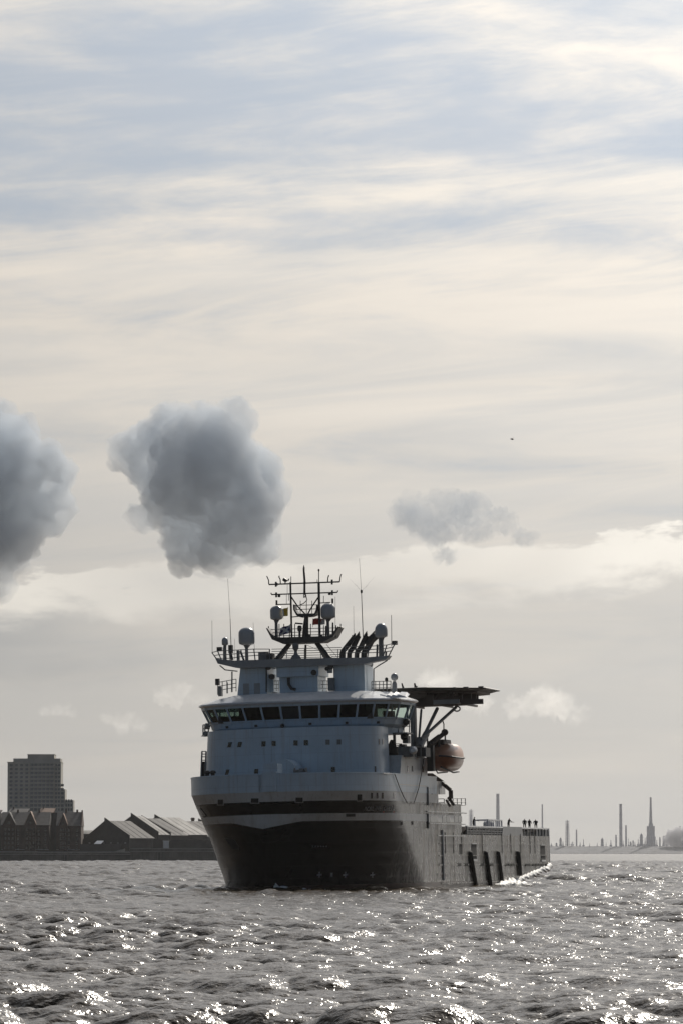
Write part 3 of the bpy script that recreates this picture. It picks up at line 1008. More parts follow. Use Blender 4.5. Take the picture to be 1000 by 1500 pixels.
def lattice(px, w, top, label, dist=DF + 300, levels=9):
    r = empty('lattice_tower', (wx(px, dist), dist, ZB - 3))
    tag(r, label, 'lattice tower', 'lattice towers of the refinery')
    h = wz(top, dist) - ZB + 3
    q = w * dist / FPX / 2
    b = MB()
    for sx in (-1, 1):
        for sy in (-1, 1):
            b.tube([(sx * q, sy * q, 0), (sx * q * 0.75, sy * q * 0.75, h)], 0.75, 4)
    b.obj('leg', M['stack'], r)
    for k in range(levels):
        z = h * (k + 1) / (levels + 0.3)
        e = q * (1 - 0.25 * z / h) * 1.25
        MB().box((-e, -e, z), (e, e, z + 1.3)).obj('platform', M['stack'], r)
    MB().lathe((0, 0, 0), [(q * 0.55, 0), (q * 0.55, h * 0.8), (q * 0.3, h * 0.97), (q * 0.3, h * 1.02)], 10).obj('vessel', M['stack'], r)


lattice(829.5, 5.5, 1203, 'tall lattice tower with many platforms right of the stern')
lattice(688.8, 6.5, 1187.5, 'pale lattice tower between the ship deckhouse and its stern rail', dist=DF + 900)
r = empty('process_block', (wx(836.5, DF + 290), DF + 290, ZB - 3))
tag(r, 'open block of low process plant beside the tall lattice tower', 'plant block')
for k in range(4):
    MB().box((-6 + k * 3.4, 0, 0), (-4 + k * 3.4, 6, 16 + 5 * ((k * 7) % 3))).obj('vessel', M['stack'], r)
MB().box((-7, -1, 12), (9, 7, 13.2)).obj('platform', M['stack'], r)
MB().box((-7, -1, 20), (9, 7, 21)).obj('platform', M['stack'], r)
for k, (px, w, hgt) in enumerate(((857, 12, 5), (868, 9, 4), (890, 10, 6), (929, 7, 5), (944, 6, 8))):
    r = empty('storage_tank', (wx(px, DF + 280), DF + 280, ZB - 3))
    tag(r, ('wide low tank near the middle of the far shore', 'smaller low tank beside the wide one', 'low tank right of the lone short column',
            'small tank below the stout column', 'tall small tank at the foot of the pointed chimney')[k], 'tank', 'storage tanks on the far shore')
    q = w * 0.75
    MB().lathe((0, 0, 0), [(q, 0), (q, hgt * 0.8)], 20).obj('shell', M['stack'], r)
    MB().lathe((0, 0, hgt * 0.8), [(q * 1.02, 0), (q * 0.5, 1.0), (0.05, 1.6)], 20).obj('roof', M['stack'], r)
rk = random.Random(23)
words_ = ['tiny plant tower closest to the stern corner of the ship', 'low plant tower just left of the tall lattice tower', 'low plant tower just right of the thin chimney beside the process block',
          'squat plant tower over the left end of the wide low tank', 'faint stub over the right end of the wide low tank', 'faint stub over the smaller low tank', 'low plant tower just right of the lone short column',
          'plant tower just left of the stub chimney', 'low plant tower in the gap between the round chimney and the short chimney', 'plant tower just left of the lowest column', 'low plant tower right of the twin column',
          'plant tower just left of the stout column', 'plant tower at the left foot of the tall pointed chimney', 'plant tower at the right foot of the tall pointed chimney', 'plant tower under the pointed column left of the smoke',
          'plant tower at the left edge of the grey smoke', 'tallest plant tower half lost in the grey smoke', 'plant tower beside the thin flue in the smoke']
spots = [(806, 1236), (823, 1233), (848, 1234), (853, 1230), (862, 1236), (873, 1235), (886, 1234), (893, 1231), (911, 1232), (919, 1229), (928, 1234), (933, 1230), (943, 1228), (960, 1231), (975, 1229), (981, 1226), (989, 1223), (997, 1228)]
for k, (px, top_) in enumerate(spots):
    r = empty('plant_tower', (wx(px, DF + 330), DF + 330, ZB - 3))
    tag(r, words_[k], 'plant tower', 'low plant clutter on the far shore')
    h = wz(top_, DF + 330) - ZB + 3
    q = rk.uniform(1.2, 2.6)
    MB().lathe((0, 0, 0), [(q, 0), (q, h * 0.6), (q * 0.7, h * 0.66), (q * 0.6, h)], 10).obj('vessel', M['stack'], r)
    MB().box((-q * 2.6, -q, 0), (q * 2.2, q * 1.5, h * rk.uniform(0.3, 0.5))).obj('pipe_rack', M['stack'], r)
    MB().box((-q * 1.4, -q * 1.4, h * 0.55), (q * 1.4, q * 1.4, h * 0.58)).obj('platform', M['stack'], r)
steam = mat_cloud('refinery_steam', 0.07, (0.62, 0.62, 0.65), 0.3)
s1 = cloud('smoke', [(978, 1232, 7), (984, 1224, 8), (992, 1219, 7), (1002, 1222, 9), (990, 1234, 9), (1003, 1234, 9), (1014, 1228, 10)], DF + 240, 1.0, steam,
           'grey billow of refinery smoke at the right edge of the far shore', 'smoke', seed=12, rough=0.35)
s1['kind'] = 'stuff'
wst = mat_cloud('white_steam', 0.012, (0.97, 0.97, 0.97), 0.5)
s2 = cloud('steam', [(986, 1238, 3.5), (992, 1237, 4), (998, 1239, 4.5), (1005, 1239, 5), (1012, 1238, 6)], DF + 200, 1.0, wst, 'low white steam in front of the grey smoke', 'steam', seed=13, rough=0.35)
s2['kind'] = 'stuff'


# ------------------------------------------------------------------ the ship
from mathutils.bvhtree import BVHTree

ship = empty('offshore_ship')
ship.matrix_world = SHIP_M
tag(ship, 'large offshore support ship with white bridge, dark hull and helicopter deck', 'ship')
HB = 14.4
LOA = 135.1


def interp(z, xs, ys):
    return float(np.interp(z, xs, ys))


ZK = [-2, 0, 2.5, 4.5, 6.5, 8.4, 9.75, 10.8, 12.6, 13.9]
US = [7.5, 5.6, 4.3, 3.3, 2.4, 1.6, 1.1, 0.8, 0.3, 0.0]
AL = [36, 34, 32, 29.5, 27.5, 25.6, 24.0, 23.5, 21.5, 20.0]
EX = [1.6, 1.6, 1.6, 1.6, 1.6, 1.65, 1.75, 1.85, 2.0, 2.1]
NB = 30


def half_curve(z, aft, extra=0.0, na=14):
    us, a, n = interp(z, ZK, US), interp(z, ZK, AL), interp(z, ZK, EX)
    pts = []
    for k in range(NB + 1):
        t = (k / NB) * math.pi / 2
        pts.append((us + a * (1 - math.cos(t) ** (2 / n)), (HB + extra) * math.sin(t) ** (2 / n)))
    u0 = pts[-1][0]
    for k in range(1, na):
        pts.append((u0 + (aft - 0.25 - u0) * k / (na - 1), HB + extra))
    pts.append((aft, HB + extra))
    return pts


def rise(u):
    return -2.0 if u < 96 else max(-2.0, 3.25 * ((u - 98.0) / (LOA - 98.0)) ** 1.08) if u > 98 else -2.0


def hull_ring(z, aft, extra=0.0, dip=0.0, na=14):
    hc = half_curve(z, aft, extra, na)
    ring = [Vector((-u, -v, max(z - dip * max(0.0, 1 - v / 5.0), rise(u)))) for u, v in hc[::-1]]
    ring += [Vector((-u, v, max(z - dip * max(0.0, 1 - v / 5.0), rise(u)))) for u, v in hc[1:]]
    return ring


hb = MB()
lv = [-2, -0.6, 0.75, 2.5, 4.5, 6.5, 7.9]
rr = [hull_ring(z, LOA, na=30) for z in lv]
for k in range(len(lv) - 1):
    hb.loft([rr[k], rr[k + 1]], 1 if k < 2 else 0, (k == 0, k == len(lv) - 2), True, True)
lv2 = [7.9, 9.75, 10.8, 12.5]
rr = [hull_ring(7.9, 65), hull_ring(9.75, 65, 0.0, 0.95), hull_ring(10.8, 65), hull_ring(12.55, 65)]
for k in range(3):
    hb.loft([rr[k], rr[k + 1]], (0, 2, 0)[k], (False, k == 2), True, True)
rr = [hull_ring(z, 49.2) for z in (12.55, 13.2, 13.9)]
for k in range(2):
    hb.loft([rr[k], rr[k + 1]], 2, (False, k == 1), True, True)
hull = hb.obj('hull', [M['hull'], M['boot'], M['side_white']], ship)
# bulwark round the forecastle: an upright white wall with thickness
bw = MB()
ra, rb_ = hull_ring(13.9, 48.0), hull_ring(13.9, 48.0, 0.06)
top = 16.35


def lift(r, z, k=1.0):
    return [Vector((p.x, p.y * k, z)) for p in r]


bw.loft([lift(rb_, 13.9), lift(rb_, top), lift(ra, top, 0.985), lift(ra, 13.9, 0.985)], 0, (False, False), False, False)
bw.loft([[p + Vector((0.05 if p.x > -15 else 0, 0, -0.02)) for p in lift(rb_, top + 0.0, 1.004)], lift(rb_, top + 0.16, 1.004), lift(ra, top + 0.16, 0.98), lift(ra, top, 0.98)], 0, (False, False), False, False)
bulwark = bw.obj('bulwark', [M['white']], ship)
MB().loft([lift(hull_ring(13.9, 48.0), 14.0, 0.98), lift(hull_ring(13.9, 48.0), 14.9, 0.98)]).obj('forecastle_deck', M['grey'], ship)


def tree_of(*objs):
    vs, fs = [], []
    for o in objs:
        b = len(vs)
        vs += [v.co.copy() for v in o.data.vertices]
        fs += [[i + b for i in p.vertices] for p in o.data.polygons]
    return BVHTree.FromPolygons(vs, fs)


HT = tree_of(hull, bulwark)


def hit(px, py, bvh=None):
    o = SHIP_I @ EYE
    d = (SHIP_I.to_3x3() @ ray(px, py)).normalized()
    p, n, i, dist = (bvh or HT).ray_cast(o, d)
    if p is None:
        return None, None
    if n.dot(d) > 0:
        n = -n
    return p, n


def decal(name, px0, py0, px1, py1, mtl, parent, bvh=None, proud=0.05, poly=None, inset=0.02):
    """thin plate lying on the ship's plating over the given patch of the photo"""
    pts = poly or [(px0, py0), (px1, py0), (px1, py1), (px0, py1)]
    a, b = [], []
    for q in pts:
        p, n = hit(q[0], q[1], bvh)
        if p is None:
            return None
        a.append(p - n * inset); b.append(p + n * proud)
    return MB().loft([a, b]).obj(name, mtl, parent)


# mooring openings, anchor pocket, draught numbers, thruster marks
for (a, b, c, d) in ((319.5, 1171.5, 327, 1179), (368, 1169.8, 379, 1176.4), (433, 1168.6, 443.5, 1175.4), (522.8, 1164, 529.5, 1173)):
    o = decal('mooring_port', a, b, c, d, M['black'], hull)
    if o:
        f = decal('port_rim', a - 0.9, b - 0.9, c + 0.9, d + 0.9, M['side_white'], hull, proud=0.03)
decal('anchor_pocket', 0, 0, 0, 0, M['black'], hull, poly=[(329, 1228), (342, 1229), (351, 1241), (350, 1246), (340, 1243)])
decal('mooring_port', 0, 0, 0, 0, M['black'], hull, poly=[(288, 1184), (294, 1184), (303.5, 1196), (300, 1198)])
decal('mooring_port', 506.5, 1192.5, 519.5, 1196.5, M['black'], hull)
for px in (467.5, 505.5, 545):
    q = []
    for (dx, dy) in ((-1.0, -5), (1.1, -5), (1.1, -1.2), (4.3, -1.6), (4.3, 0.9), (1.1, 1.2), (0.8, 5), (-1.3, 5), (-1.0, 1.3), (-4.3, 1.8), (-4.3, -0.6), (-1.0, -1.0)):
        q.append((px + dx * 0.8, 1282 + dy * 0.8))
    decal('thruster_mark', 0, 0, 0, 0, M['grey'], hull, poly=q, proud=0.03)
decal('thruster_mark', 484, 1279, 487, 1285, M['grey'], hull, proud=0.03)
for k in range(6):
    decal('draught_mark', 457 + k * 4.0, 1239.5, 459.2 + k * 4.0, 1241.3, M['midgrey'], hull, proud=0.02)
for px in (587.5, 603.2):
    decal('scupper', px - 1.2, 1203.6, px + 1.2, 1208.5, M['black'], hull)
for px in (544, 552, 559.7, 577):
    decal('porthole', px - 1.1, 1161.5, px + 1.1, 1170, M['glassdark'], hull)
# ship name in pale letters on the dark band (hard to read in the photograph)
nm = empty('ship_name'); nm.parent = ship
nm['label'] = 'faint ship name lettering on the dark band'
text = 'NORLINE CABLE'
for i, ch in enumerate(text):
    if ch == ' ':
        continue
    px = 534.5 + i * 3.42
    p, n = hit(px, 1188.2 - (px - 534) * 0.03)
    if p is None:
        continue
    cu = bpy.data.curves.new('letter', 'FONT')
    cu.body = ch; cu.size = 0.95; cu.align_x = 'CENTER'; cu.extrude = 0.015; cu.resolution_u = 3
    tmp = bpy.data.objects.new('letter_curve', cu)
    COL.objects.link(tmp)
    me = bpy.data.meshes.new_from_object(tmp.evaluated_get(bpy.context.evaluated_depsgraph_get()))
    bpy.data.objects.remove(tmp)
    me.materials.clear(); me.materials.append(M['grey'])
    o = bpy.data.objects.new('letter', me)
    COL.objects.link(o); o.parent = nm
    zt = Vector((0, 0, 1)); zt = (zt - n * zt.dot(n)).normalized()
    xt = zt.cross(n).normalized()
    mt = Matrix((xt, zt, n)).transposed().to_4x4()
    mt.translation = p + n * 0.03
    o.matrix_local = mt
decal('name_underline', 560, 1189.3, 577.5, 1190.1, M['red'], ship, proud=0.03)

# --- port side details of the after hull
PV = HB + 0.02


def side(px, py):
    return S(px, py, v=HB)


for k, (a, b, c, d) in enumerate(((683, 1247.5, 699.2, 1303), (705.5, 1247, 720.5, 1302), (723.5, 1247, 738, 1301.5), (753.2, 1247, 763.2, 1283.5))):
    p, q = side(a + 3.8, b + 3), side(c - 3.6, d - (3 if k == 3 else 0))
    p.y = q.y = HB + 0.12
    e = (q - p).normalized()
    MB().tube([p - e * 0.32, p - e * 0.24, p, q, q + e * 0.24, q + e * 0.32], [0.1, 0.3, 0.42, 0.42, 0.3, 0.1], 10).obj('fender_bar', M['black'], hull)
for (a, b, c, d) in ((672, 1236.5, 676, 1252), (689.5, 1237, 697.6, 1259), (791, 1239, 798, 1260)):
    p, q = side(a, b), side(c, d)
    MB().box((p.x, HB - 0.02, p.z), (q.x, HB + 0.03, q.z)).obj('shell_opening', M['black'], hull)
    if a > 680:
        MB().box((p.x, HB + 0.005, p.z), (q.x, HB + 0.12, p.z + 0.16)).obj('opening_rim', M['side_white'], hull)
        MB().box((p.x, HB + 0.005, q.z - 0.3), (q.x, HB + 0.16, q.z)).obj('opening_rim', M['side_white'], hull)
sk = MB()
for (y, a, b, h) in ((1236.8, 642, 790, 0.12), (1253.5, 642, 800, 0.14), (1266.5, 642, 803, 0.22), (1279.5, 640, 745, 0.12), (1292.5, 646, 762, 0.2)):
    p, q = side(a, y), side(b, y)
    zz = side((a + b) / 2, y).z
    sk.box((p.x, HB - 0.01, zz - h / 2), (q.x, HB + 0.10, zz + h / 2))
sk.obj('rubbing_strake', M['hull'], hull)
for px in (672, 681.5, 705, 718.5, 741, 745, 749.5, 757.5, 770, 774, 780.5, 784.5, 788.5, 793, 799.5):
    p = side(px, 1267.2)
    MB().box((p.x - 0.9 - (px % 3) * 0.3, HB + 0.02, p.z - 0.22), (p.x + 0.9, HB + 0.14, p.z + 0.2)).obj('freeing_port', M['black'], hull)
for px in (652, 664, 676, 706, 735, 748, 762, 776, 783):
    p = side(px, 1240)
    MB().box((p.x - 0.10, HB - 0.01, 5.0), (p.x + 0.10, HB + 0.07, 8.2)).obj('frame_rib', M['hull'], hull)
# upper grey band windows, guttering and overboard pipes
for px in (632, 637.5, 650.2, 656, 667.5, 673.2):
    p = side(px, 1200)
    MB().box((p.x - 1.3, HB - 0.02, side(px, 1204.5).z), (p.x + 1.3, HB + 0.03, side(px, 1196).z)).obj('window', M['glassdark'], hull)
for (y, a, b) in ((1189.3, 624, 682), (1206.5, 628, 680), (1224.5, 640, 680)):
    p, q = side(a, y), side(b, y)
    MB().box((p.x, HB - 0.01, p.z - 0.07), (q.x, HB + 0.14, p.z + 0.09)).obj('rubbing_strake', M['side_white'], hull)
for px, y0, y1 in ((624.8, 1153, 1180), (625.2, 1192, 1214), (646.5, 1216, 1290)):
    p = side(px, y0)
    MB().tube([(p.x, HB + 0.1, p.z), (p.x, HB + 0.1, side(px, y1).z)], 0.13, 6).obj('overboard_pipe', M['midgrey'] if y0 < 1215 else M['side_white'], hull)

# white skirt along the lower edge of the counter
sk = MB()
rr = []
rgs = random.Random(8)
for k in range(61):
    f = k / 60
    u = 97.5 + f * (LOA - 97.9)
    z = max(0.0, rise(u))
    d = (0.12 + 0.42 * min(1, f * 2.0)) * rgs.uniform(0.55, 1.4)
    j = rgs.uniform(-0.2, 0.2)
    rr.append([Vector((-u, HB - 0.02, z + 0.2)), Vector((-u, HB + 0.05, z + 0.2 + j)), Vector((-u, HB + 0.6 * d, z - 0.15 * d + j)), Vector((-u, HB + 1.15 * d, z - 0.85 * d)), Vector((-u, HB + 0.9 * d, z - 1.0 * d + j)), Vector((-u, HB - 0.3, z - 0.2))])
sk.loft(rr, 0, (True, True), True, True)
sk.obj('counter_spray', M['foam'], hull)

# --- forecastle house: curved white front
ZD = 14.9


def house_ring(z, ins):
    pts = []
    for sgn, W, a in ((-1, 14.15 - ins, 10.5), (1, 12.9 - ins * 0.3, 8.2)):
        seg = []
        for k in range(19):
            t = (k / 18) * math.pi / 2
            seg.append((14.0 + ins * 0.4 + a * (1 - math.cos(t) ** (2 / 2.7)), sgn * W * math.sin(t) ** (2 / 2.7)))
        pts.append(seg)
    star, port = pts
    ring = [(40.0, star[-1][1])] + star[::-1] + port[1:] + [(24.4, port[-1][1]), (24.4, 8.5), (40.0, 8.5)]
    return [Vector((-u, v, z)) for u, v in ring]


ZS0, ZS1 = ZD, S(440, 1066, u=15.0).z
sb = MB()
sb.loft([house_ring(ZS0, 0.0), house_ring(ZS1 - 0.0, 0.55)], 0, (True, True), True, False)
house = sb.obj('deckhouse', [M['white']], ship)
for p in house.data.polygons:
    p.use_smooth = len(p.vertices) == 4
house.data.set_sharp_from_angle(angle=R(35))
TH = tree_of(house)
for y, h in (
        ((336.8, 1091.3, 5.4, 7.4), 0), ((351.5, 1090.9, 5.8, 7.4), 0), ((386.3, 1090, 6, 7.6), 0), ((401.3, 1089.4, 6, 7.6), 0), ((433.2, 1088.6, 6.2, 7.6), 0),
        ((448.4, 1088.2, 6.2, 7.6), 0), ((480, 1087.5, 6.2, 7.4), 1), ((496.4, 1087.2, 6.2, 7.4), 1), ((554.8, 1086.8, 1.6, 8), 0), ((560.2, 1086.6, 1.4, 8), 0),
        ((333.2, 1131.6, 4.6, 8), 0), ((375.6, 1130.8, 5.6, 8), 0), ((487.8, 1127.6, 6, 7.6), 0), ((549, 1127, 1.8, 8.5), 0)):
    px, py, w, hh = y
    slant = max(0.0, (400 - px) / 70.0) * 1.3
    o = decal('window', 0, 0, 0, 0, M['midgrey'] if h else M['glassdark'], house, TH,
              poly=[(px - w / 2 + slant, py - hh / 2), (px + w / 2 + slant, py - hh / 2), (px + w / 2 - slant, py + hh / 2), (px - w / 2 - slant, py + hh / 2)])
    if o:
        decal('window_rim', 0, 0, 0, 0, M['white'], house, TH, proud=0.03,
              poly=[(px - w / 2 - .7 + slant, py - hh / 2 - .7), (px + w / 2 + .7 + slant, py - hh / 2 - .7), (px + w / 2 + .7 - slant, py + hh / 2 + .7), (px - w / 2 - .7 - slant, py + hh / 2 + .7)])
# weather doors, lockers and winches half seen over the bulwark
for (a, b, c, d, nme, mt) in ((408.5, 1120, 411.3, 1137, 'weather_door', 'midgrey'), (413, 1120, 415.4, 1137, 'weather_door', 'midgrey')):
    decal(nme, a, b, c, d, M[mt], house, TH)


def fbox(name, px0, py0, px1, py1, u, depth, mtl, parent=None, mi=0):
    pm = ((px0 + px1) / 2, (py0 + py1) / 2)
    v0, v1 = S(px0, pm[1], u=u).y, S(px1, pm[1], u=u).y
    z0, z1 = S(pm[0], py1, u=u).z, S(pm[0], py0, u=u).z
    return MB().box((-u, v0, z0), (-u - depth, v1, z1)).obj(name, mtl, parent or ship)


# breakwater post with rounded shelter behind it
b = MB()
p0, p1 = S(388.5, 1130, u=1.4), S(409, 1130, u=1.4)
zt = S(399, 1119.3, u=1.4).z
b.box((-0.5, p0.y, 14.1), (-3.2, p1.y, zt))
b.box((0.12, p0.y + 0.05, 13.95), (-0.5, p1.y - 0.05, S(399, 1136, u=0).z + 0.5))
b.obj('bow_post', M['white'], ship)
rp = []
for x in (-9.5, -13.6):
    rp.append([Vector((x, S(412, 1115, u=9.5).y + 1.9 * math.cos(math.pi * k / 12), S(412, 1125, u=9.5).z + 1.25 * math.sin(math.pi * k / 12))) for k in range(13)] +
              [Vector((x, S(412, 1115, u=9.5).y - 1.9, 14.9)), Vector((x, S(412, 1115, u=9.5).y + 1.9, 14.9))])
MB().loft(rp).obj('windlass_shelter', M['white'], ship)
for (a, y0, c, y1, u, dep) in ((438, 1126, 444, 1140, 8, 2.0), (444, 1131, 451.5, 1140, 8, 1.5)):
    fbox('windlass', a, y0, c, y1, u, dep, M['midgrey'])
q = S(441, 1126, u=8.5)
MB().lathe((q.x, q.y - 1.0, q.z - 0.4), [(0.5, 0), (0.5, 0.15), (0.25, 0.2), (0.25, 1.6), (0.5, 1.65), (0.5, 1.8)], 12, (0, 1, 0)).obj('windlass_drum', M['midgrey'], ship)
for (px, py) in ((303.8, 1131), (312, 1133)):
    q = S(px, py, u=12)
    MB().lathe((q.x, q.y, 14.9), [(0.45, 0), (0.32, 0.3), (0.30, 2.1), (0.46, 2.2), (0.46, 2.4), (0.2, 2.6)], 10).obj('bollard', M['dark'], ship)
# ladder cage at the starboard side of the house
lc = MB()
for (a, c) in ((296.0, 1101), (302.0, 1101)):
    lc.tube([S(a, 1101, u=22), S(a - 1.5, 1140, u=22)], 0.12, 6)
for y in (1101, 1105, 1109, 1114):
    lc.tube([S(295.7, y, u=22), S(302, y, u=22)], 0.07, 5)
lc.obj('ladder_cage', M['grey'], ship)
p, q = S(295, 1116, u=22.3), S(301.5, 1140, u=22.3)
MB().box((p.x, p.y, q.z), (p.x - 1.5, q.y, p.z)).obj('deck_locker', M['dark'], ship)

# --- navigating bridge
WB, UF, AB, NBG = 15.3, 17.4, 10.2, 2.7
BV = [1.46, 4.4, 7.25, 9.85, 12.05, 13.75, 14.85]


def bridge_pts(ins):
    half = [(UF + ins + AB * (1 - (1 - (v / WB) ** NBG) ** (1 / NBG)), v - ins * (v / WB)) for v in BV]
    half += [(28.2, WB - ins), (31.0, WB - ins)]
    return [(u, -v) for u, v in half[::-1]] + half


def bring(ins, z):
    return [Vector((-u, v, z)) for u, v in bridge_pts(ins)]


zW0, zW1, zSill, zBase = (S(448, y, u=UF).z for y in (1054.5, 1030.5, 1062.5, 1067.5))
bs = MB()
bs.loft([bring(1.95, zBase - 0.9), bring(1.75, zBase), bring(1.15, zSill), bring(0.95, zW0)], 0, (True, True))
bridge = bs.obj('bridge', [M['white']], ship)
R0, R1 = bring(0.95, zW0), bring(0.0, zW1)
npt = len(R0)
MB().loft([bring(0.98, zW0 - 0.02), bring(0.86, zW0 - 0.02), bring(0.80, zW0 + 0.2), bring(1.05, zW0 + 0.2)], 0, (False, False)).obj('sill_rail', M['white'], bridge)
MB().loft([bring(0.14, zW1 - 0.32), bring(-0.06, zW1 - 0.32), bring(-0.08, zW1 + 0.05), bring(0.2, zW1 + 0.05)], 0, (False, False)).obj('head_rail', M['white'], bridge)
for i in range(npt):
    a0, a1 = R0[i], R1[i]
    MB().tube([a0 + (a1 - a0) * -0.02, a1], 0.17 if 0 < i < npt - 1 else 0.22, 6, smooth=False).obj('mullion', M['white'], bridge)
for i in range(npt - 1):
    c = [R0[i] * .97 + R0[i + 1] * .03, R0[i + 1] * .97 + R0[i] * .03, R1[i + 1] * .97 + R1[i] * .03, R1[i] * .97 + R1[i + 1] * .03]
    n = (c[1] - c[0]).cross(c[3] - c[0]).normalized()
    MB().loft([[p - n * 0.02 for p in c], [p + n * 0.02 for p in c]]).obj('window_pane', M['clearpane' if i < 3 or i > npt - 5 else 'pane'], bridge)
# after wall: glass at the wings, dark core added amidships to darken the interior, consoles inside
core = MB()
core.box((-24.5, -9.5, zW0), (-30.8, 9.5, zW1))
core.obj('dark_core', M['dark'], bridge)
MB().box((-20.3, -11.5, zW0), (-21.4, 11.5, zW0 + 1.0)).obj('console', M['dark'], bridge)
for s in (-1, 1):
    MB().box((-23.5, s * 12.3, zW0), (-25.5, s * 13.6, zW0 + 1.1)).obj('console', M['dark'], bridge)
    MB().box((-30.85, s * 9.52, zW0), (-30.95, s * 14.2, zW1)).obj('window_pane', M['clearpane'], bridge)
    for v in (9.6, 11.9, 14.2):
        MB().box((-30.8, s * v - 0.12, zW0), (-31.0, s * v + 0.12, zW1)).obj('mullion', M['white'], bridge)
    MB().tube([(-22.5, s * 6.0, zW0 + 0.4), (-22.5, s * 6.0, zW0 + 1.3)], [0.32, 0.36], 8).obj('chair', M['dark'], bridge)


def roof_ring(ins, z):
    half = [(16.6 + ins + 10.9 * (1 - (1 - (v / 15.75) ** 2.7) ** (1 / 2.7)), v - ins * (v / 15.75) ** 2) for v in (0.01, 2.5, 5, 7.5, 9.8, 11.8, 13.4, 14.6, 15.35, 15.74)]
    half += [(31.6 - ins, 15.75 - ins)]
    return [Vector((-u, -v, z)) for u, v in half[::-1]] + [Vector((-u, v, z)) for u, v in half[1:]]


zr = zW1 + 0.04
rf = MB()
rf.loft([roof_ring(0.35, zr), roof_ring(0.0, zr + 0.22), roof_ring(0.08, zr + 0.42), roof_ring(1.9, zr + 1.15), roof_ring(4.4, zr + 1.75)], 0, (True, True))
broof = rf.obj('bridge_roof', [M['roofwhite']], bridge)
broof.data.set_sharp_from_angle(angle=R(40))
# creased weather cover and hoses on the port half of the roof
cv = MB()
rng = random.Random(5)
for k in range(9):
    px = 520 + k * 8.6
    p = S(px, 1019.5 + 0.12 * k, u=22.5)
    w = rng.uniform(0.5, 0.95)
    cv.loft([[p + Vector((1.2, -w, -0.2)), p + Vector((1.0, w, -0.25)), p + Vector((-1.5, w * .8, 0.35)), p + Vector((-1.4, -w, 0.3))],
             [p + Vector((0.8, -w * .5, 0.1 + 0.2 * w)), p + Vector((0.7, w * .6, 0.0)), p + Vector((-1.2, w * .5, 0.7 * w)), p + Vector((-1.1, -w * .4, 0.75))]])
cv.obj('roof_cover', M['roofwhite'], bridge)
for i in (1, 4, 6, 9, 11, 13):
    p = (bring(1.1, zSill + 0.2)[i] + bring(1.1, zSill + 0.2)[i + 1]) / 2
    MB().box(p - Vector((0.2, 0.2, 0.16)), p + Vector((0.22, 0.2, 0.16))).obj('floodlight', M['dark'], bridge)
p = bring(1.6, zBase)[9]
p, _n = hit(414, 1063, tree_of(bridge))
if p:
    MB().lathe(p, [(0.3, 0), (0.3, 0.3), (0.15, 0.5)], 8, (1, 0, -0.3)).obj('ship_bell', M['dark'], bridge)
# wing platforms under the bridge ends
wl = MB()
for (a, y0, c, y1) in ((297, 1061, 303, 1079), (303, 1060, 309, 1078)):
    pass
p = S(302, 1066, u=28)
wl.box((p.x + 0.3, p.y - 0.7, S(300, 1079, u=28).z), (p.x - 1.6, p.y + 0.9, S(300, 1078, u=28).z))
for px in (297.6, 300.3, 305.5):
    wl.tube([S(px, 1062, u=28), S(px, 1079, u=28)], 0.11, 5)
for y in (1062, 1068, 1073):
    wl.tube([S(297.6, y, u=28), S(308, y, u=28)], 0.07, 5)
wl.obj('wing_platform', M['grey'], ship)
p = S(304.5, 1064, u=28.2)
MB().lathe(p, [(0.3, -0.3), (0.42, -0.1), (0.42, 0.35), (0.2, 0.5)], 10, (0.6, -0.5, 0.1)).obj('searchlight', M['grey'], ship)
p = S(303, 1075, u=28.2)
MB().lathe(p, [(0.3, -0.3), (0.38, -0.1), (0.38, 0.3), (0.2, 0.45)], 10, (0.6, -0.5, 0.1)).obj('searchlight', M['grey'], ship)
wp = MB()
zz = S(590, 1073.5, u=27.5).z
wp.box((-26.0, 12.9, zz - 0.22), (-30.0, S(600, 1073.5, u=28).y, zz))
for px in (575, 583, 591, 599):
    wp.tube([S(px, 1073, u=28), S(px, 1056 if px > 585 else 1064, u=28)], 0.08, 5)
for y in (1057, 1064):
    wp.tube([S(588, y, u=28), S(600, y, u=28)], 0.07, 5)
wp.tube([S(586, 1077, u=28), S(597, 1077, u=28), S(598.5, 1074, u=28)], 0.14, 6)
wp.obj('wing_platform', M['midgrey'], ship)
for px, py in ((594.5, 1058), (591, 1080)):
    MB().lathe(S(px, py, u=28.3), [(0.35, -0.4), (0.5, -0.1), (0.5, 0.4), (0.25, 0.6)], 10, (0.8, 0.4, 0.1)).obj('searchlight', M['dark'], ship)
fbox('life_raft_rack', 589, 1078, 597, 1089, 29, 1.6, M['midgrey'])

# --- boat-deck house flush with the port side
bh = MB()
pt = [S(583, 1132, v=HB), S(588, 1108, v=HB)]
zt = S(605, 1108, v=HB).z
xa = S(625, 1110, v=HB).x
bh.loft([[Vector((pt[0].x, y, 14.0)), Vector((pt[1].x, y, zt)), Vector((xa, y, zt)), Vector((xa, y, 14.0))] for y in (HB - 5.9, HB - 0.012)])
block = bh.obj('boat_deck_house', [M['side_white']], ship)
bh = MB()
zt2 = S(640, 1144.5, v=HB).z
bh.box((xa, HB - 6.0, 13.95), (S(651.5, 1150, v=HB).x, HB - 0.015, zt2))
block2 = bh.obj('boat_deck_house', [M['side_white']], ship)
BT = tree_of(block, block2)
for (px, py, w, h) in ((597.2, 1126.5, 1.7, 8.5), (603.4, 1126.5, 1.7, 8.5), (618.8, 1127, 2.2, 9), (632, 1160, 2.0, 8), (644, 1160, 2.0, 8)):
    q0, q1 = side(px - w / 2, py - h / 2), side(px + w / 2, py + h / 2)
    MB().box((q0.x, HB - 0.03, q0.z), (q1.x, HB + 0.03, q1.z)).obj('window', M['glassdark'], block)
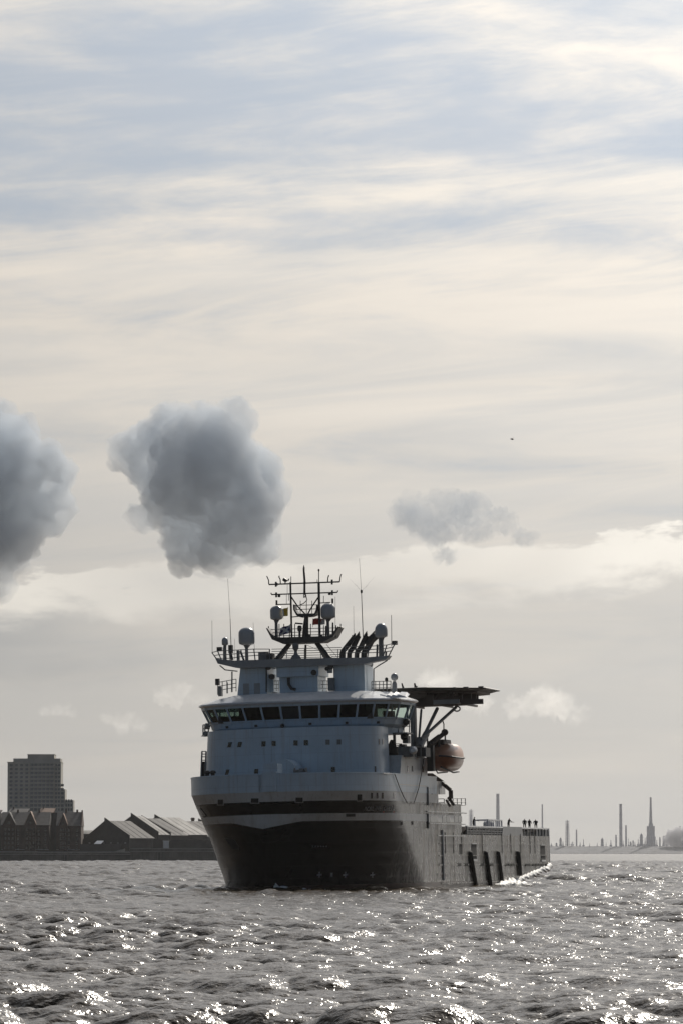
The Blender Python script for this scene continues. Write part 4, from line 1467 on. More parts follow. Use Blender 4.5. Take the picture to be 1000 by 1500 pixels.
for (y, a, b2) in ((1149.3, 583, 624), (1133.0, 560, 583)):
    p, q = side(a, y), side(b2, y)
    MB().box((p.x, HB - 0.01, p.z - 0.06), (q.x, HB + 0.09, p.z + 0.08)).obj('rubbing_strake', M['side_white'], block)
# hanging cables on the port side
for a in (((577.5, 1134), (584, 1152), (590, 1166), (596, 1177)), ((620, 1112), (617.5, 1130), (613, 1154), (605.5, 1178))):
    MB().tube([S(x, y, v=HB + 0.25) for x, y in a], 0.07, 5).obj('hanging_cable', M['dark'], block)

# gear between the bridge and the boats
fbox('covered_davit', 565.5, 1094, 581, 1133, 29.5, 1.6, M['dark'])
MB().tube([S(574, 1084, u=29.4), S(573.5, 1094, u=29.4), S(573, 1106, u=29.4)], [0.25, 0.7, 0.9], 10).obj('covered_winch', M['cloth'], ship)
fbox('davit_post', 575.5, 1070, 578.5, 1133, 30, 0.6, M['midgrey'])
fbox('deck_locker', 583, 1094, 604, 1109, 27, 2.4, M['midgrey'])
fbox('deck_locker', 604.5, 1095.5, 623, 1108.6, 30, 3.0, M['dark'])
fbox('winch_frame', 584, 1090.5, 592, 1095, 27.5, 1.5, M['dark'])
q = S(605.5, 1099.5, u=27)
MB().lathe((q.x + 0.3, q.y, q.z), [(0.1, -0.5), (0.55, -0.3), (0.62, 0.2), (0.3, 0.6)], 12, (1, 0.2, 0)).obj('life_ring_case', M['roofwhite'], ship)
rl = MB()
for y in (1093.5, 1098.5):
    rl.tube([S(583, y, u=26.8), S(624, y + 1, u=36)], 0.06, 5)
for px in (584, 592, 600, 608, 616, 623):
    rl.tube([S(px, 1093.5, u=27), S(px, 1109, u=27)], 0.06, 5)
rl.obj('railing', M['midgrey'], ship)
rl = MB()
for y in (1092.3, 1090):
    rl.tube([S(566, y, u=30), S(588, y, u=30)], 0.06, 5)
rl.obj('railing', M['midgrey'], ship)

# --- funnel casings and houses on the bridge roof
cs = MB()
zt, z0 = S(370, 974, u=25).z, zr + 0.9
c = [S(346.5, 1013, u=25), S(352.5, 975, u=25), S(392, 975, u=25), S(391, 1013, u=25)]
cs.loft([[Vector((-u, c[0].y, z0)), Vector((-u, c[1].y, zt)), Vector((-u, c[2].y, zt)), Vector((-u, c[3].y, z0))] for u in (25, 33.5)])
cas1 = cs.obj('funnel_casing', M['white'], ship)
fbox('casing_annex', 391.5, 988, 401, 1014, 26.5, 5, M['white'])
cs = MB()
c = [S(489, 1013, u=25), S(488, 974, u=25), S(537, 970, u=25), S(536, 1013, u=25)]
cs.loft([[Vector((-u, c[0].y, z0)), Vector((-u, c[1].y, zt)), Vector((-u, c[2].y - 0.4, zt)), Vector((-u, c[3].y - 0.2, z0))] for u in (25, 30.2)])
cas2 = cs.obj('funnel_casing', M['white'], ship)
q = S(530, 990, u=25.5)
MB().lathe((q.x - 1.0, q.y - 0.6, z0), [(1.15, 0), (1.15, zt - z0 - 0.1)], 16).obj('casing_corner', M['white'], cas2)
fbox('mast_house', 405, 966.5, 466.5, 991, 24.2, 6, M['white'])
fbox('mast_house_base', 409.5, 990.5, 465.5, 1014, 24.9, 5, M['white'])
for px in (356, 372):
    MB().box((-24.99, S(px, 990, u=25).y, z0 + 0.8), (-24.93, S(px, 990, u=25).y + 0.9, z0 + 2.6)).obj('casing_door', M['grey'], cas1)
MB().tube([S(390.2, 976, u=24.8), S(390.2, 1014, u=24.8)], 0.09, 6).obj('vent_pipe', M['dark'], cas1)
MB().tube([S(422.5, 993, u=24.6), S(423, 1003, u=24.6), S(427, 1009, u=24.6), S(433, 1010, u=24.6)], 0.22, 7).obj('vent_pipe', M['dark'], ship)
for (px, py, r_) in ((398.5, 991.5, 0.42), (460, 985.5, 0.42), (393.5, 978, 0.35), (484.5, 977, 0.4), (479, 980, 0.3)):
    MB().lathe(S(px, py, u=24.3), [(r_ * 0.6, -0.4), (r_, -0.2), (r_, 0.25), (r_ * 0.8, 0.3)], 12, (1, 0, 0)).obj('floodlight', M['dark'], ship)
fbox('signal_lantern', 479.2, 975, 485.5, 986, 24.3, 0.7, M['grey'])
fbox('roof_locker', 480, 993, 488, 1012, 24, 1.4, M['midgrey'])
for xa_, xb_ in ((466, 480), (401, 409)):
    rl = MB()
    for y in (997.5, 1003, 1008.5):
        rl.tube([S(xa_, y, u=27), S(xb_, y, u=27)], 0.05, 5)
    for x in (xa_ + 1, (xa_ + xb_) / 2, xb_ - 1):
        rl.tube([S(x, 997.5, u=27), S(x, 1013, u=27)], 0.05, 5)
    rl.obj('railing', M['grey'], ship)


def rail(pts, u, h_px, posts, mtl=None, n=3, r_=0.055, parent=None):
    b = MB()
    for k in range(n):
        b.tube([S(x, y - h_px * (k + 1) / n, u=u) for x, y in pts], r_, 5)
    xs = np.linspace(pts[0][0], pts[-1][0], posts)
    for x in xs:
        y = float(np.interp(x, [q[0] for q in pts], [q[1] for q in pts]))
        b.tube([S(x, y, u=u), S(x, y - h_px, u=u)], r_ * 1.15, 5)
    return b.obj('railing', mtl or M['midgrey'], parent or ship)


rail([(319, 1018), (346, 1013)], 28, 18, 5)
rail([(544, 1013), (572, 1012.5)], 28, 14.5, 6)
for (px, y0, y1) in ((340, 984, 1014), (333, 1000, 1016)):
    MB().tube([S(px, y0, u=27.5), S(px, y1, u=27.5)], 0.11, 6).obj('roof_stanchion', M['midgrey'], ship)
fbox('roof_bracket', 319.5, 1006, 324.5, 1020, 27, 0.8, M['midgrey'])
b = MB()
pc = S(319, 999, u=27)
b.box(pc + Vector((-0.3, -0.3, -0.5)), pc + Vector((0.3, 0.25, 0.45)))
o = b.obj('floodlight', M['dark'], ship)
q = S(577.3, 992, u=27)
MB().tube([S(577.3, 1016, u=27), S(577.3, 1002, u=27), S(577.3, 998, u=27)], [0.42, 0.36, 0.2], 10).obj('camera_post', M['grey'], ship)
MB().lathe(q - Vector((0, 0, 0.55)), [(0.15, 0), (0.45, 0.2), (0.56, 0.55), (0.45, 0.9), (0.15, 1.1)], 14).obj('camera_dome', M['radome'], ship)
MB().tube([S(565.6, 1012, u=27), S(565.6, 997, u=27)], 0.07, 5).obj('roof_stanchion', M['dark'], ship)
MB().lathe(S(565.6, 995.5, u=27) - Vector((0, 0, 0.3)), [(0.1, 0), (0.24, 0.1), (0.24, 0.45), (0.1, 0.6)], 8).obj('signal_lamp', M['dark'], ship)

# --- upper deck with flared ends
def deck_slab(name, prof, u0, u1, parent):
    return MB().loft([[Vector((-u, S(x, y, u=24).y, S(x, y, u=24).z)) for x, y in prof] for u in (u0, u1)]).obj(name, M['grey'], parent)


deck = deck_slab('upper_deck', [(345, 968), (404, 966), (490, 964), (533, 963.6), (533, 972.7), (490, 974.5), (404, 977.5), (346, 978.5)], 23.6, 29.5, ship)
deck_slab('deck_wing', [(344.98, 968.01), (345.98, 978.49), (320, 972.5), (316.5, 965)], 23.62, 28.5, deck)
deck_slab('deck_wing', [(533.02, 963.6), (570, 960.5), (566, 966), (533.02, 972.7)], 23.62, 25.6, deck)
uu = 23.9
st = [((322, 972), (310.5, 956)), ((327, 973), (319, 954)), ((338, 974), (336, 953)), ((357, 970), (353, 952)), ((374, 968), (372, 951)), ((395, 966), (395, 951)),
      ((505, 964), (505, 948)), ((520, 963), (521, 947)), ((538, 964), (540, 947)), ((552, 964), (553, 946)), ((560, 964), (566, 945)), ((568, 963), (578.5, 942))]
for grp in (st[:6], st[6:]):
    rl = MB()
    for a, c in grp:
        rl.tube([S(a[0], a[1], u=uu), S(c[0], c[1], u=uu)], 0.09, 5)
    for f in (0.45, 0.72, 1.0):
        rl.tube([S(a[0] + (c[0] - a[0]) * f, a[1] + (c[1] - a[1]) * f, u=uu) for a, c in grp], 0.06, 5)
    rl.obj('railing', M['midgrey'], ship)
rl = MB()
for y in (948.6, 952, 955.4, 958.8, 962):
    rl.tube([S(398, y + 2.6, u=33), S(500, y, u=33)], 0.055, 5)
for x in (420, 446, 470, 495):
    rl.tube([S(x, 951, u=33), S(x, 965, u=33)], 0.06, 5)
rl.obj('railing', M['midgrey'], ship)
MB().tube([S(322, 975, u=25), S(330, 981.5, u=25), S(348, 983.5, u=25)], 0.10, 6).obj('deck_brace', M['grey'], ship)
MB().tube([S(567, 967.5, u=25), S(556, 974, u=25), S(547, 980, u=25), S(547, 1013, u=25)], 0.10, 6).obj('deck_brace', M['grey'], ship)
MB().tube([S(545.5, 973, u=25), S(543.5, 977, u=25)], 0.1, 6).obj('deck_brace', M['grey'], ship)


def radome(px, py, w, h, u, pole_to, rp=0.28, dome_flat=0.35):
    k = 1.0 / (FPX / (SHIP_LOC.y + u * 0.97))
    c = S(px, py + h / 2, u=u)
    W, H = w * k / 2, h * k
    prof = [(W * 0.55, 0), (W * 0.93, H * 0.07), (W, H * 0.2), (W, H * (1 - dome_flat) - 0.02)]
    for q in range(1, 8):
        a = q / 8 * math.pi / 2
        prof.append((W * math.cos(a), H * (1 - dome_flat) + H * dome_flat * math.sin(a)))
    prof.append((0.03, H))
    r = MB().lathe(c, prof, 20).obj('radome', M['radome'], ship)
    e = S(px, pole_to, u=u)
    MB().tube([e, Vector((e.x, e.y, c.z - 0.45)), Vector((c.x, c.y, c.z + 0.06))], [rp * 1.1, rp, W * 0.5], 10).obj('radome_pole', M['midgrey'], r)
    return r


radome(361.8, 932, 24, 26.5, 27, 968, 0.24)
radome(329.8, 939.5, 9.6, 12, 26.5, 970, 0.26, 0.45)
radome(558.2, 923.5, 18.6, 21.5, 27, 963, 0.36, 0.5)
fbox('deck_box', 317.5, 948, 324.3, 953.5, 26, 0.7, M['dark'])
fbox('deck_box', 334.5, 945, 340, 957, 26, 0.7, M['dark'])
fbox('deck_box', 346.8, 953, 350.3, 968, 26, 0.5, M['midgrey'])
MB().tube([S(336.5, 952, u=26), S(340.5, 967, u=26)], 0.2, 6).obj('antenna_mount', M['dark'], ship)
MB().tube([S(352.5, 954, u=26), S(357.5, 968, u=26)], 0.16, 6).obj('antenna_mount', M['dark'], ship)
fbox('roof_locker', 378.5, 955.5, 390, 967, 26, 1.5, M['midgrey'])
fbox('roof_locker', 390, 957, 399, 967, 27, 1.5, M['dark'])
fbox('deck_box', 573.8, 938.8, 580.4, 944.6, 25, 0.7, M['dark'])
for (px, y0, y1) in ((551.5, 944, 963), (564.5, 954, 963)):
    MB().tube([S(px, y1, u=26), S(px + 0.6, y0, u=26)], 0.14, 6).obj('antenna_mount', M['dark'], ship)


# exhaust pipes leaning over to port
for k, (bx, tx, ty) in enumerate(((500.5, 519, 933), (511, 525.5, 931), (522, 536.5, 930.5), (532.5, 549, 929))):
    u = 30 + k * 0.4
    mid = (bx + 1.6, 954)
    pts = [S(bx, 966, u=u), S(bx + 0.3, 958, u=u), S(mid[0], mid[1], u=u), S(mid[0] + 3.8, mid[1] - 4.5, u=u), S(tx, ty, u=u)]
    rp = 0.37 if k < 3 else 0.46
    ex = MB().tube(pts, [rp, rp, rp * 1.02, rp * 1.05, rp], 12).obj('exhaust_pipe', M['dark'], ship)
    d = (pts[-1] - pts[-2]).normalized()
    MB().loft([[pts[-1] - d * 0.1 + Vector((math.cos(a) * rp, 0.75 * math.sin(a) * rp, 0.7 * -math.sin(a) * rp)) * 0.97 for a in np.linspace(0, 2 * math.pi, 13)[:-1]],
               [pts[-1] + d * 0.35 + Vector((math.cos(a) * rp * 0.55, -0.1, 0.2 + 0.12 * -math.sin(a))) for a in np.linspace(0, 2 * math.pi, 13)[:-1]]]).obj('exhaust_lip', M['dark'], ex)
MB().tube([S(536, 944, u=31), S(551, 930, u=31)], 0.62, 12).obj('exhaust_shroud', M['dark'], ship)
fbox('exhaust_box', 515, 930.5, 520.5, 945, 31, 0.8, M['dark'])

# --- main mast
UM = 29.0
ms = MB()


def T(px, py, u=UM):
    return S(px, py, u=u)


ms.tube([T(447.5, 967, u=30), T(447.8, 945)], 0.16, 6)
mast = ms.obj('mast', M['mast'], ship)
for (a, c) in (((404, 967), (424, 944)), ((483.5, 965), (464, 942))):
    MB().tube([T(*a, u=27.5), T(*c)], [0.32, 0.36], 8).obj('mast_leg', M['mast'], mast)
    MB().tube([T(a[0] + (5 if a[0] < 440 else -6), a[1], u=31), T(c[0], c[1], u=UM + 0.7)], [0.28, 0.32], 8).obj('mast_leg', M['mast'], mast)
pl = MB()
prof = [(402, 937.5), (393.5, 921.5), (394.8, 920.5), (404.5, 934), (416, 934.5), (484, 932.5), (489, 930), (498.3, 918), (499.6, 918.7), (491, 934), (476, 941.5), (418, 944)]
pl.loft([[Vector((-u, T(x, y).y, T(x, y).z)) for x, y in prof] for u in (UM - 1.4, UM + 1.8)])
plat = pl.obj('mast_platform', M['mast'], mast)
b = MB()
for x, y0, y1 in ((393.6, 917.5, 922), (498.7, 914, 919.5)):
    b.tube([T(x, y1), T(x, y0)], 0.08, 5)
for y in (921, 926, 930.5):
    b.tube([T(397 + (y - 921) * 0.4, y + 1.2), T(496 - (y - 921) * 0.5, y - 1.2)], 0.05, 5)
for x in (409, 416, 432, 455, 474, 488, 492):
    b.tube([T(x, 934), T(x, 914 if x not in (488, 492, 474) else 916)], 0.07, 5)
b.obj('railing', M['mast'], plat)
MB().tube([T(447.3, 936), T(447.8, 918), T(449, 904)], [0.52, 0.44, 0.32], 10).obj('mast_column', M['mast'], mast)
b = MB()
b.loft([[Vector((-u, T(x, y).y, T(x, y).z)) for x, y in ((436, 902), (431.5, 894), (431, 886), (432.4, 886), (433.5, 893), (437.5, 899.5), (462, 899), (464.6, 893), (465, 886), (466.2, 886), (466, 894), (463.5, 901.5), (458, 903.5), (441, 904.5))] for u in (UM - 0.7, UM + 0.9)])
b.obj('crow_platform', M['mast'], mast)
b = MB()
for y in (887, 893):
    b.tube([T(431, y), T(465.5, y - 1)], 0.055, 5)
for x in (440, 449, 457):
    b.tube([T(x, 900), T(x, 880)], 0.055, 5)
b.obj('railing', M['mast'], mast)
for (x0, x1) in ((427.5, 425.5), (468.4, 467)):
    MB().tube([T(x0, 936), T(x1, 853)], 0.15 if x0 < 440 else 0.19, 8).obj('mast_pole', M['mast'], mast)
for a in (((448.5, 901), (436, 888), (426.5, 874)), ((450, 901), (457.5, 888), (467, 874))):
    MB().tube([T(*q) for q in a], 0.11, 7).obj('mast_brace', M['mast'], mast)
for (a, c, r_) in (((394, 856.3), (497.5, 852.3), 0.11), ((398, 871), (494, 867.8), 0.10), ((404, 885.6), (427, 885), 0.09), ((427, 904), (438, 903), 0.08), ((467, 883.5), (484, 882.5), 0.08)):
    MB().tube([T(*a), T(*c)], r_, 7).obj('yard', M['mast'], mast)
b = MB()
for pts in (((394, 856), (393.6, 850), (391.6, 845.5), (390.9, 844)), ((411, 855.5), (410.6, 849), (408.8, 845.5), (409, 843.5)), ((497.5, 852.3), (498, 846.5), (499, 842.5), (500, 841)),
            ((480, 853), (480.4, 846.5), (481.8, 842.5)), ((398, 871), (397, 868.5)), ((494, 867.8), (494.8, 865))):
    b.tube([T(*q) for q in pts], 0.085, 5)
b.obj('yard_arm_end', M['mast'], mast)
b = MB()
for (x, y) in ((404.3, 856), (404.8, 871.5), (486.3, 852.7), (486.6, 868.3), (405.3, 883), (487, 880.5)):
    b.tube([T(x, y - 3.6), T(x, y + 3.6)], [0.15, 0.15], 6)
for (x, y) in ((409, 873), (482.8, 869.8), (405.5, 856)):
    b.lathe(T(x, y) - Vector((0, 0, 0.2)), [(0.15, 0), (0.22, 0.1), (0.22, 0.3), (0.15, 0.4)], 8)
b.obj('mast_light', M['mast'], mast)
b = MB()
for (x, y0, y1, r_) in ((426.3, 853, 844.5, 0.06), (467, 853, 836, 0.07), (464.7, 853, 849, 0.05), (474, 883, 873, 0.05), (423, 869, 880, 0.04), (419.8, 871, 885, 0.035), (491, 874, 935, 0.03), (421, 856, 870, 0.03)):
    b.tube([T(x, y0), T(x, y1)], r_, 5)
b.lathe(T(467, 836) - Vector((0, 0, 0.1)), [(0.08, 0), (0.14, 0.1), (0.14, 0.25), (0.06, 0.35)], 8)
b.obj('aerial', M['mast'], mast)
# wind vane on the upper yard
b = MB()
b.tube([T(417.5, 855), T(418.6, 850.5)], 0.09, 5)
b.tube([T(415, 848.3), T(418, 850.3), T(421, 850.8)], [0.25, 0.28, 0.12], 7)
b.tube([T(422, 851), T(423.4, 847.8)], 0.1, 5)
b.obj('wind_vane', M['mast'], mast)
# lattice topmast
b = MB()
pts = [(445.2, 828), (445, 834), (445.6, 842), (446.4, 852), (446.4, 869)]
for s in (-0.9, 0.9):
    b.tube([T(445.6 + s * 0.6, 838), T(446.2 + s, 853), T(446.2 + s * 1.2, 876)], 0.07, 5)
for k in range(12):
    y = 839 + k * 3.1
    b.tube([T(445.0, y), T(447.2, y + 1.5)], 0.06, 4)
b.tube([T(x, y) for x, y in pts], [0.05, 0.14, 0.16, 0.17, 0.09], 6)
b.tube([T(444.5, 833), T(446, 833)], 0.3, 6)
b.tube([T(447.5, 869), T(449.8, 879), T(445, 884), T(438, 887)], 0.07, 5)
b.obj('topmast', M['mast'], mast)
radome(405.3, 897.8, 18.6, 21, UM, 936, 0.23)
radome(480.8, 895, 21.5, 23, UM, 934, 0.22, 0.4)
# radar scanners and small posts on and below the platform
b = MB()
b.tube([T(439, 934, u=28), T(439, 922, u=28)], 0.18, 8)
b.lathe(T(439, 921, u=28) - Vector((0, 0, 0.4)), [(0.2, 0), (0.34, 0.1), (0.34, 0.7), (0.2, 0.85)], 10)
b.tube([T(432.5, 913, u=28), T(443.5, 914, u=28)], 0.13, 6)
b.obj('radar_scanner', M['mast'], plat)
b = MB()
q = T(433, 964, u=25.2)
b.lathe(S(433.5, 966, u=25.2), [(0.85, 0), (0.6, 0.5), (0.25, 0.8), (0.22, 1.3), (0.45, 1.5), (0.5, 2.1), (0.3, 2.4)], 12)
b.obj('radar_scanner', M['midgrey'], ship)
for (x, y0, y1, r_) in ((477, 934, 917, 0.12), (487, 933, 912, 0.12), (424, 934, 924, 0.08), (452.5, 934, 929, 0.25), (470, 934, 930, 0.25)):
    MB().tube([T(x, y0, u=28), T(x + 0.5, y1, u=28)], r_, 6).obj('antenna_mount', M['mast'], plat)

# whip aerials
for (px0, y0, px1, y1, r_, u) in ((311, 957, 310.6, 909, 0.035, 24), (338.6, 945, 337.3, 906, 0.06, 25), (337.3, 906, 333.6, 848, 0.03, 25), (373.5, 966, 371, 912, 0.03, 27), (344, 966, 344, 936, 0.025, 25),
                                  (532.5, 962, 529, 869, 0.075, 29), (529, 869, 526, 818, 0.028, 29), (518, 930, 517.5, 888, 0.03, 31), (573.2, 947, 572.8, 901, 0.055, 26), (449.5, 945, 490, 963, 0.03, 30),
                                  (478, 944, 494, 963, 0.04, 30)):
    MB().tube([S(px0, y0, u=u), S(px1, y1, u=u)], [r_, r_ * 0.7], 5).obj('whip_aerial', M['dark'], ship)
b = MB()
for (x, y) in ((512, 848), (549, 844), (520, 856), (541, 855)):
    b.tube([S(529.2, 866, u=29), S(x, y, u=29)], 0.006, 4)
b.lathe(S(529.1, 869, u=29), [(0.1, 0), (0.16, 0.1), (0.16, 0.4), (0.08, 0.5)], 8)
b.obj('aerial_spokes', M['dark'], ship)

# --- helicopter deck on its struts, overhanging the port side
UH = 48.0
RH = 11.2
tip = S(729.5, 1017, u=UH + 4.6)
vc = tip.y - RH - 1.3
zt = S(640, 1014.2, u=UH).z
oct_ = [(math.cos(R(22.5 + 45 * k)), math.sin(R(22.5 + 45 * k))) for k in range(8)]
kk = 1 / math.cos(R(22.5))


def octo(r_, z):
    return [Vector((-UH + a * r_ * kk, vc + b2 * r_ * kk, z)) for a, b2 in oct_]


hd = MB().loft([octo(RH, zt - 0.5), octo(RH, zt)]).obj('helicopter_deck', M['brown'], ship)
gb = MB()
for k in range(-4, 5):
    x = -UH + k * 2.5
    half = math.sqrt(max(0.0, (RH + 0.2) ** 2 - (k * 2.5) ** 2)) * 0.93
    zb = zt - (1.95 if abs(k) < 3 else 1.4)
    gb.loft([[Vector((x - 0.16, y, z)), Vector((x + 0.16, y, z))] + [Vector((x + 0.16, y, z2)), Vector((x - 0.16, y, z2))] for y, z, z2 in
             ((vc - half, zb + 0.4, zt - 0.5), (vc - half + 2.0, zb, zt - 0.5), (vc + half - 1.9, zb, zt - 0.5), (vc + half - 0.5, zb + 0.35, zt - 0.5))])
for q in (-8, -4.5, 0.0, 4.5, 8.3):
    gb.box((-UH - 8.5, vc + q - 0.14, zt - 2.1), (-UH + 8.5, vc + q + 0.14, zt - 1.8))
    gb.box((-UH - 8.5, vc + q - 0.1, zt - 0.9), (-UH + 8.5, vc + q + 0.1, zt - 0.5))
for k in range(-7, 8):
    y = vc + k * 1.25
    gb.tube([(-UH + 8.3, y, zt - 1.95), (-UH + 8.3, y + 1.2, zt - 0.6)], 0.09, 4)
gb.obj('deck_girder', M['brown'], hd)
fbox('fascia_plate', 634, 1025, 672, 1031.5, UH - 10.6, 0.25, M['midgrey'], hd)
fbox('fascia_plate', 674, 1024.5, 707, 1032, UH - 8.5, 0.25, M['brown'], hd)
fbox('fascia_plate', 591, 1019, 634, 1035, UH - 9, 0.4, M['brown'], hd)
o1, o2 = octo(RH, zt - 0.22), octo(RH + 1.35, zt + 0.12)
for k in range(8):
    a, b_, c_, d_ = o1[k], o1[(k + 1) % 8], o2[(k + 1) % 8], o2[k]
    g = MB()
    nn = 9
    for j in range(nn + 1):
        f = j / nn
        g.tube([a.lerp(b_, f), d_.lerp(c_, f)], 0.06, 4)
    for f in (0.25, 0.5, 0.75, 1.0):
        g.tube([a.lerp(d_, f), b_.lerp(c_, f)], 0.06 if f < 1 else 0.11, 4)
    mid = [a.lerp(d_, 0.02), b_.lerp(c_, 0.02), b_.lerp(c_, 0.98) - Vector((0, 0, 0.03)), a.lerp(d_, 0.98) - Vector((0, 0, 0.03))]
    g.loft([mid, [p - Vector((0, 0, 0.03)) for p in mid]])
    g.obj('safety_net', M['dark'], hd)
b = MB()
for (x, y) in ((622, 1012.5), (645, 1013), (704, 1013), (682, 1013), (664, 1013)):
    p = S(x, y, u=UH - 9)
    b.box((p.x - 0.3, p.y - 0.35, zt - 0.02), (p.x + 0.3, p.y + 0.35, zt + 0.22))
b.obj('deck_light', M['dark'], hd)
b = MB()
for a in (((588, 1001), (590, 1012)), ((588, 1001), (592.5, 1012)), ((606.5, 1001), (607.5, 1013)), ((607, 1001), (611, 1013)), ((607.5, 1006), (611, 1006))):
    b.tube([S(q[0], q[1], u=UH - 6) for q in a], 0.09, 5)
b.obj('windsock_frame', M['mast'], hd)
# supporting columns and raking struts
zf = S(612, 1092, u=33).z
for (a, c, r_, u0, u1) in (((604.5, 1109, ), (604, 1023), 0.34, 35, 38), ((612.5, 1092), (616.5, 1040), 0.17, 34, 40), ((612.8, 1094), (640, 1038), 0.26, 34, 42),
                           ((613.5, 1095), (624, 1075), 0.5, 34, 38), ((616, 1083), (667, 1036.5), 0.24, 35, 46)):
    MB().tube([S(a[0], a[1], u=u0), S(c[0], c[1], u=u1)], r_, 10).obj('strut', M['midgrey'], hd)
fbox('strut_foot', 608.5, 1080, 617, 1110, 35, 1.6, M['midgrey'], hd)
fbox('column_box', 600.6, 1024, 607.6, 1110, 36.2, 1.2, M['midgrey'], hd)
b = MB()
for k in range(13):
    a0 = math.pi * 2 * k / 12
    pass
cc = S(668.8, 1038.6, u=45.5)
b.tube([cc + Vector((0, 0.48 * math.cos(math.pi * 2 * k / 12), 0.36 * math.sin(math.pi * 2 * k / 12))) for k in range(13)], 0.11, 6)
b.obj('hose_loop', M['dark'], hd)

# --- davit for the lifeboat, chute and rails farther aft
dv = MB()
dv.tube([S(628, 1093, u=40.5), S(636, 1086, u=41.5), S(649.5, 1074.8, u=44)], [0.32, 0.36, 0.36], 8)
dv.lathe(S(651, 1073, u=44) - Vector((0.3, 0, 0)), [(0.35, 0), (0.5, 0.1), (0.5, 0.5), (0.35, 0.6)], 12, (1, 0, 0))
dv.tube([S(651, 1073, u=44), S(651.5, 1078, u=44), S(651.5, 1084.5, u=44.4)], [0.06, 0.12, 0.12], 6)
dv.tube([S(649.5, 1072, u=44), S(649.5, 1061, u=44), S(648, 1056.5, u=44), S(645, 1053.5, u=44)], 0.09, 6)
dv.tube([S(625.2, 1075, u=40), S(625.6, 1090, u=40)], 0.13, 6)
dv.tube([S(626, 1089, u=40.5), S(642, 1077, u=43)], 0.14, 6)
dv.obj('lifeboat_davit', M['brown'], ship)
fbox('davit_cradle', 624.5, 1092, 634, 1130, 38.8, 1.2, M['dark'])
fbox('davit_cradle', 624.5, 1086, 630, 1096, 40.2, 6.0, M['dark'])
ch = MB()
for (a, c, r_) in (((640, 1143), (651, 1151), 0.3), ((651.5, 1151), (659.5, 1158), 0.34), ((659.5, 1158), (660, 1170), 0.34), ((656, 1168), (664.5, 1180), 0.26), ((653, 1172), (659, 1182), 0.2)):
    ch.tube([S(a[0], a[1], u=52), S(c[0], c[1], u=52)], r_, 6, smooth=False)
ch.obj('stores_crane', M['brown'], ship)
ch = MB()
ch.loft([[S(x, y, u=uq) for x, y in ((624, 1133), (633, 1133), (650, 1144.5), (624, 1144.5))] for uq in (50, 54)])
ch.obj('slewing_base', M['brown'], ship)
rl = MB()
for y in (1169.5, 1175, 1180):
    rl.tube([S(649.5, y + 1.0, v=HB - 0.3), S(681, y, v=HB - 0.3)], 0.065, 5)
    rl.tube([S(681, y, v=HB - 0.3), S(681, y, v=HB - 0.3) + Vector((0, -8, 0))], 0.065, 5)
for x in (650, 656.5, 663, 669, 675, 681):
    rl.tube([S(x, 1170.2, v=HB - 0.3), Vector((S(x, 1170.2, v=HB - 0.3).x, HB - 0.3, 12.5))], 0.07, 5)
rl.obj('railing', M['midgrey'], ship)

# --- cargo rail and working deck aft
b = MB()
x0, x1 = S(684, 1213, v=HB).x, S(802.5, 1213, v=HB).x
zt = S(745, 1212.3, v=HB).z
zb = 7.9
pa, pb_ = S(736.5, 1213, v=HB).x, S(763.5, 1213, v=HB).x
b.box((x0, HB - 0.35, zt - 0.16), (x1, HB - 0.01, zt + 0.06))
b.obj('cargo_rail', M['roofwhite'], ship)
b = MB()
for (xa_, xb_, nbar, nst) in ((x0, pa, 3, 12), (pb_, x1, 0, 9)):
    for k in range(nbar):
        z = zb + (zt - zb) * (k + 0.7) / (nbar + 0.6)
        b.box((xa_, HB - 0.22, z - 0.10), (xb_, HB - 0.06, z + 0.10))
    for k in range(nst + 1):
        x = xa_ + (xb_ - xa_) * k / nst
        b.box((x - 0.14, HB - 0.2, zb), (x + 0.14, HB - 0.04, zt - 0.16))
b.obj('rail_bars', M['midgrey'], ship)
b = MB()
for (xa_, xb_, n_) in ((x0, pa, 9), (pb_, x1, 7)):
    for k in range(n_):
        x = xa_ + (xb_ - xa_) * (k + 0.5) / n_
        w = 0.9 + 0.6 * ((k * 5) % 3)
        b.box((x - w, HB - 1.0, zb), (x + w, HB - 0.5, zb + 0.5 + 0.25 * ((k * 7) % 3)))
b.obj('deck_gear', M['dark'], ship)
b = MB()
b.loft([[Vector((S(734.8, 1226, v=HB).x, y, zb)), Vector((pa, y, zt + 0.1)), Vector((pb_, y, zt + 0.1)), Vector((S(766, 1226, v=HB).x, y, zb))] for y in (HB - 0.45, HB - 0.005)])
b.obj('gate_panel', M['grey'], ship)
b = MB()
xt0, xt1 = S(787, 1213, v=HB).x, x1
for k in range(5):
    x = xt0 + (xt1 - xt0) * k / 5
    b.box((x, HB - 0.3, zb), (x + (xt1 - xt0) / 5 * 0.78, HB - 0.21, zt - 0.2))
b.obj('screen_plate', M['grey'], ship)
MB().box((-67, -12.8, 7.92), (-131, 13.35, 9.2)).obj('cargo_deck', M['brown'], ship)
b = MB()
b.box((-131.5, -HB + 0.1, 7.9), (-131.8, HB - 0.5, zt))
b.obj('stern_bulwark', M['grey'], ship)
b = MB()
b.box((x0, -HB + 0.05, 7.9), (x1, -HB + 0.3, zt))
b.obj('cargo_rail', M['grey'], ship)
p = side(802, 1240)
MB().box((-LOA + 0.12, HB - 0.4, 3.4), (-LOA - 0.14, HB + 0.02, zt)).obj('quarter_post', M['roofwhite'], ship)


# ------------------------------------------------------------------ things on and about the ship
def on_ship(o):
    o.matrix_world = SHIP_M @ o.matrix_world
    return o


def ship_thing(name, at):
    o = bpy.data.objects.new(name, None)
    COL.objects.link(o)
    o.matrix_world = SHIP_M @ Matrix.Translation(at)
    return o


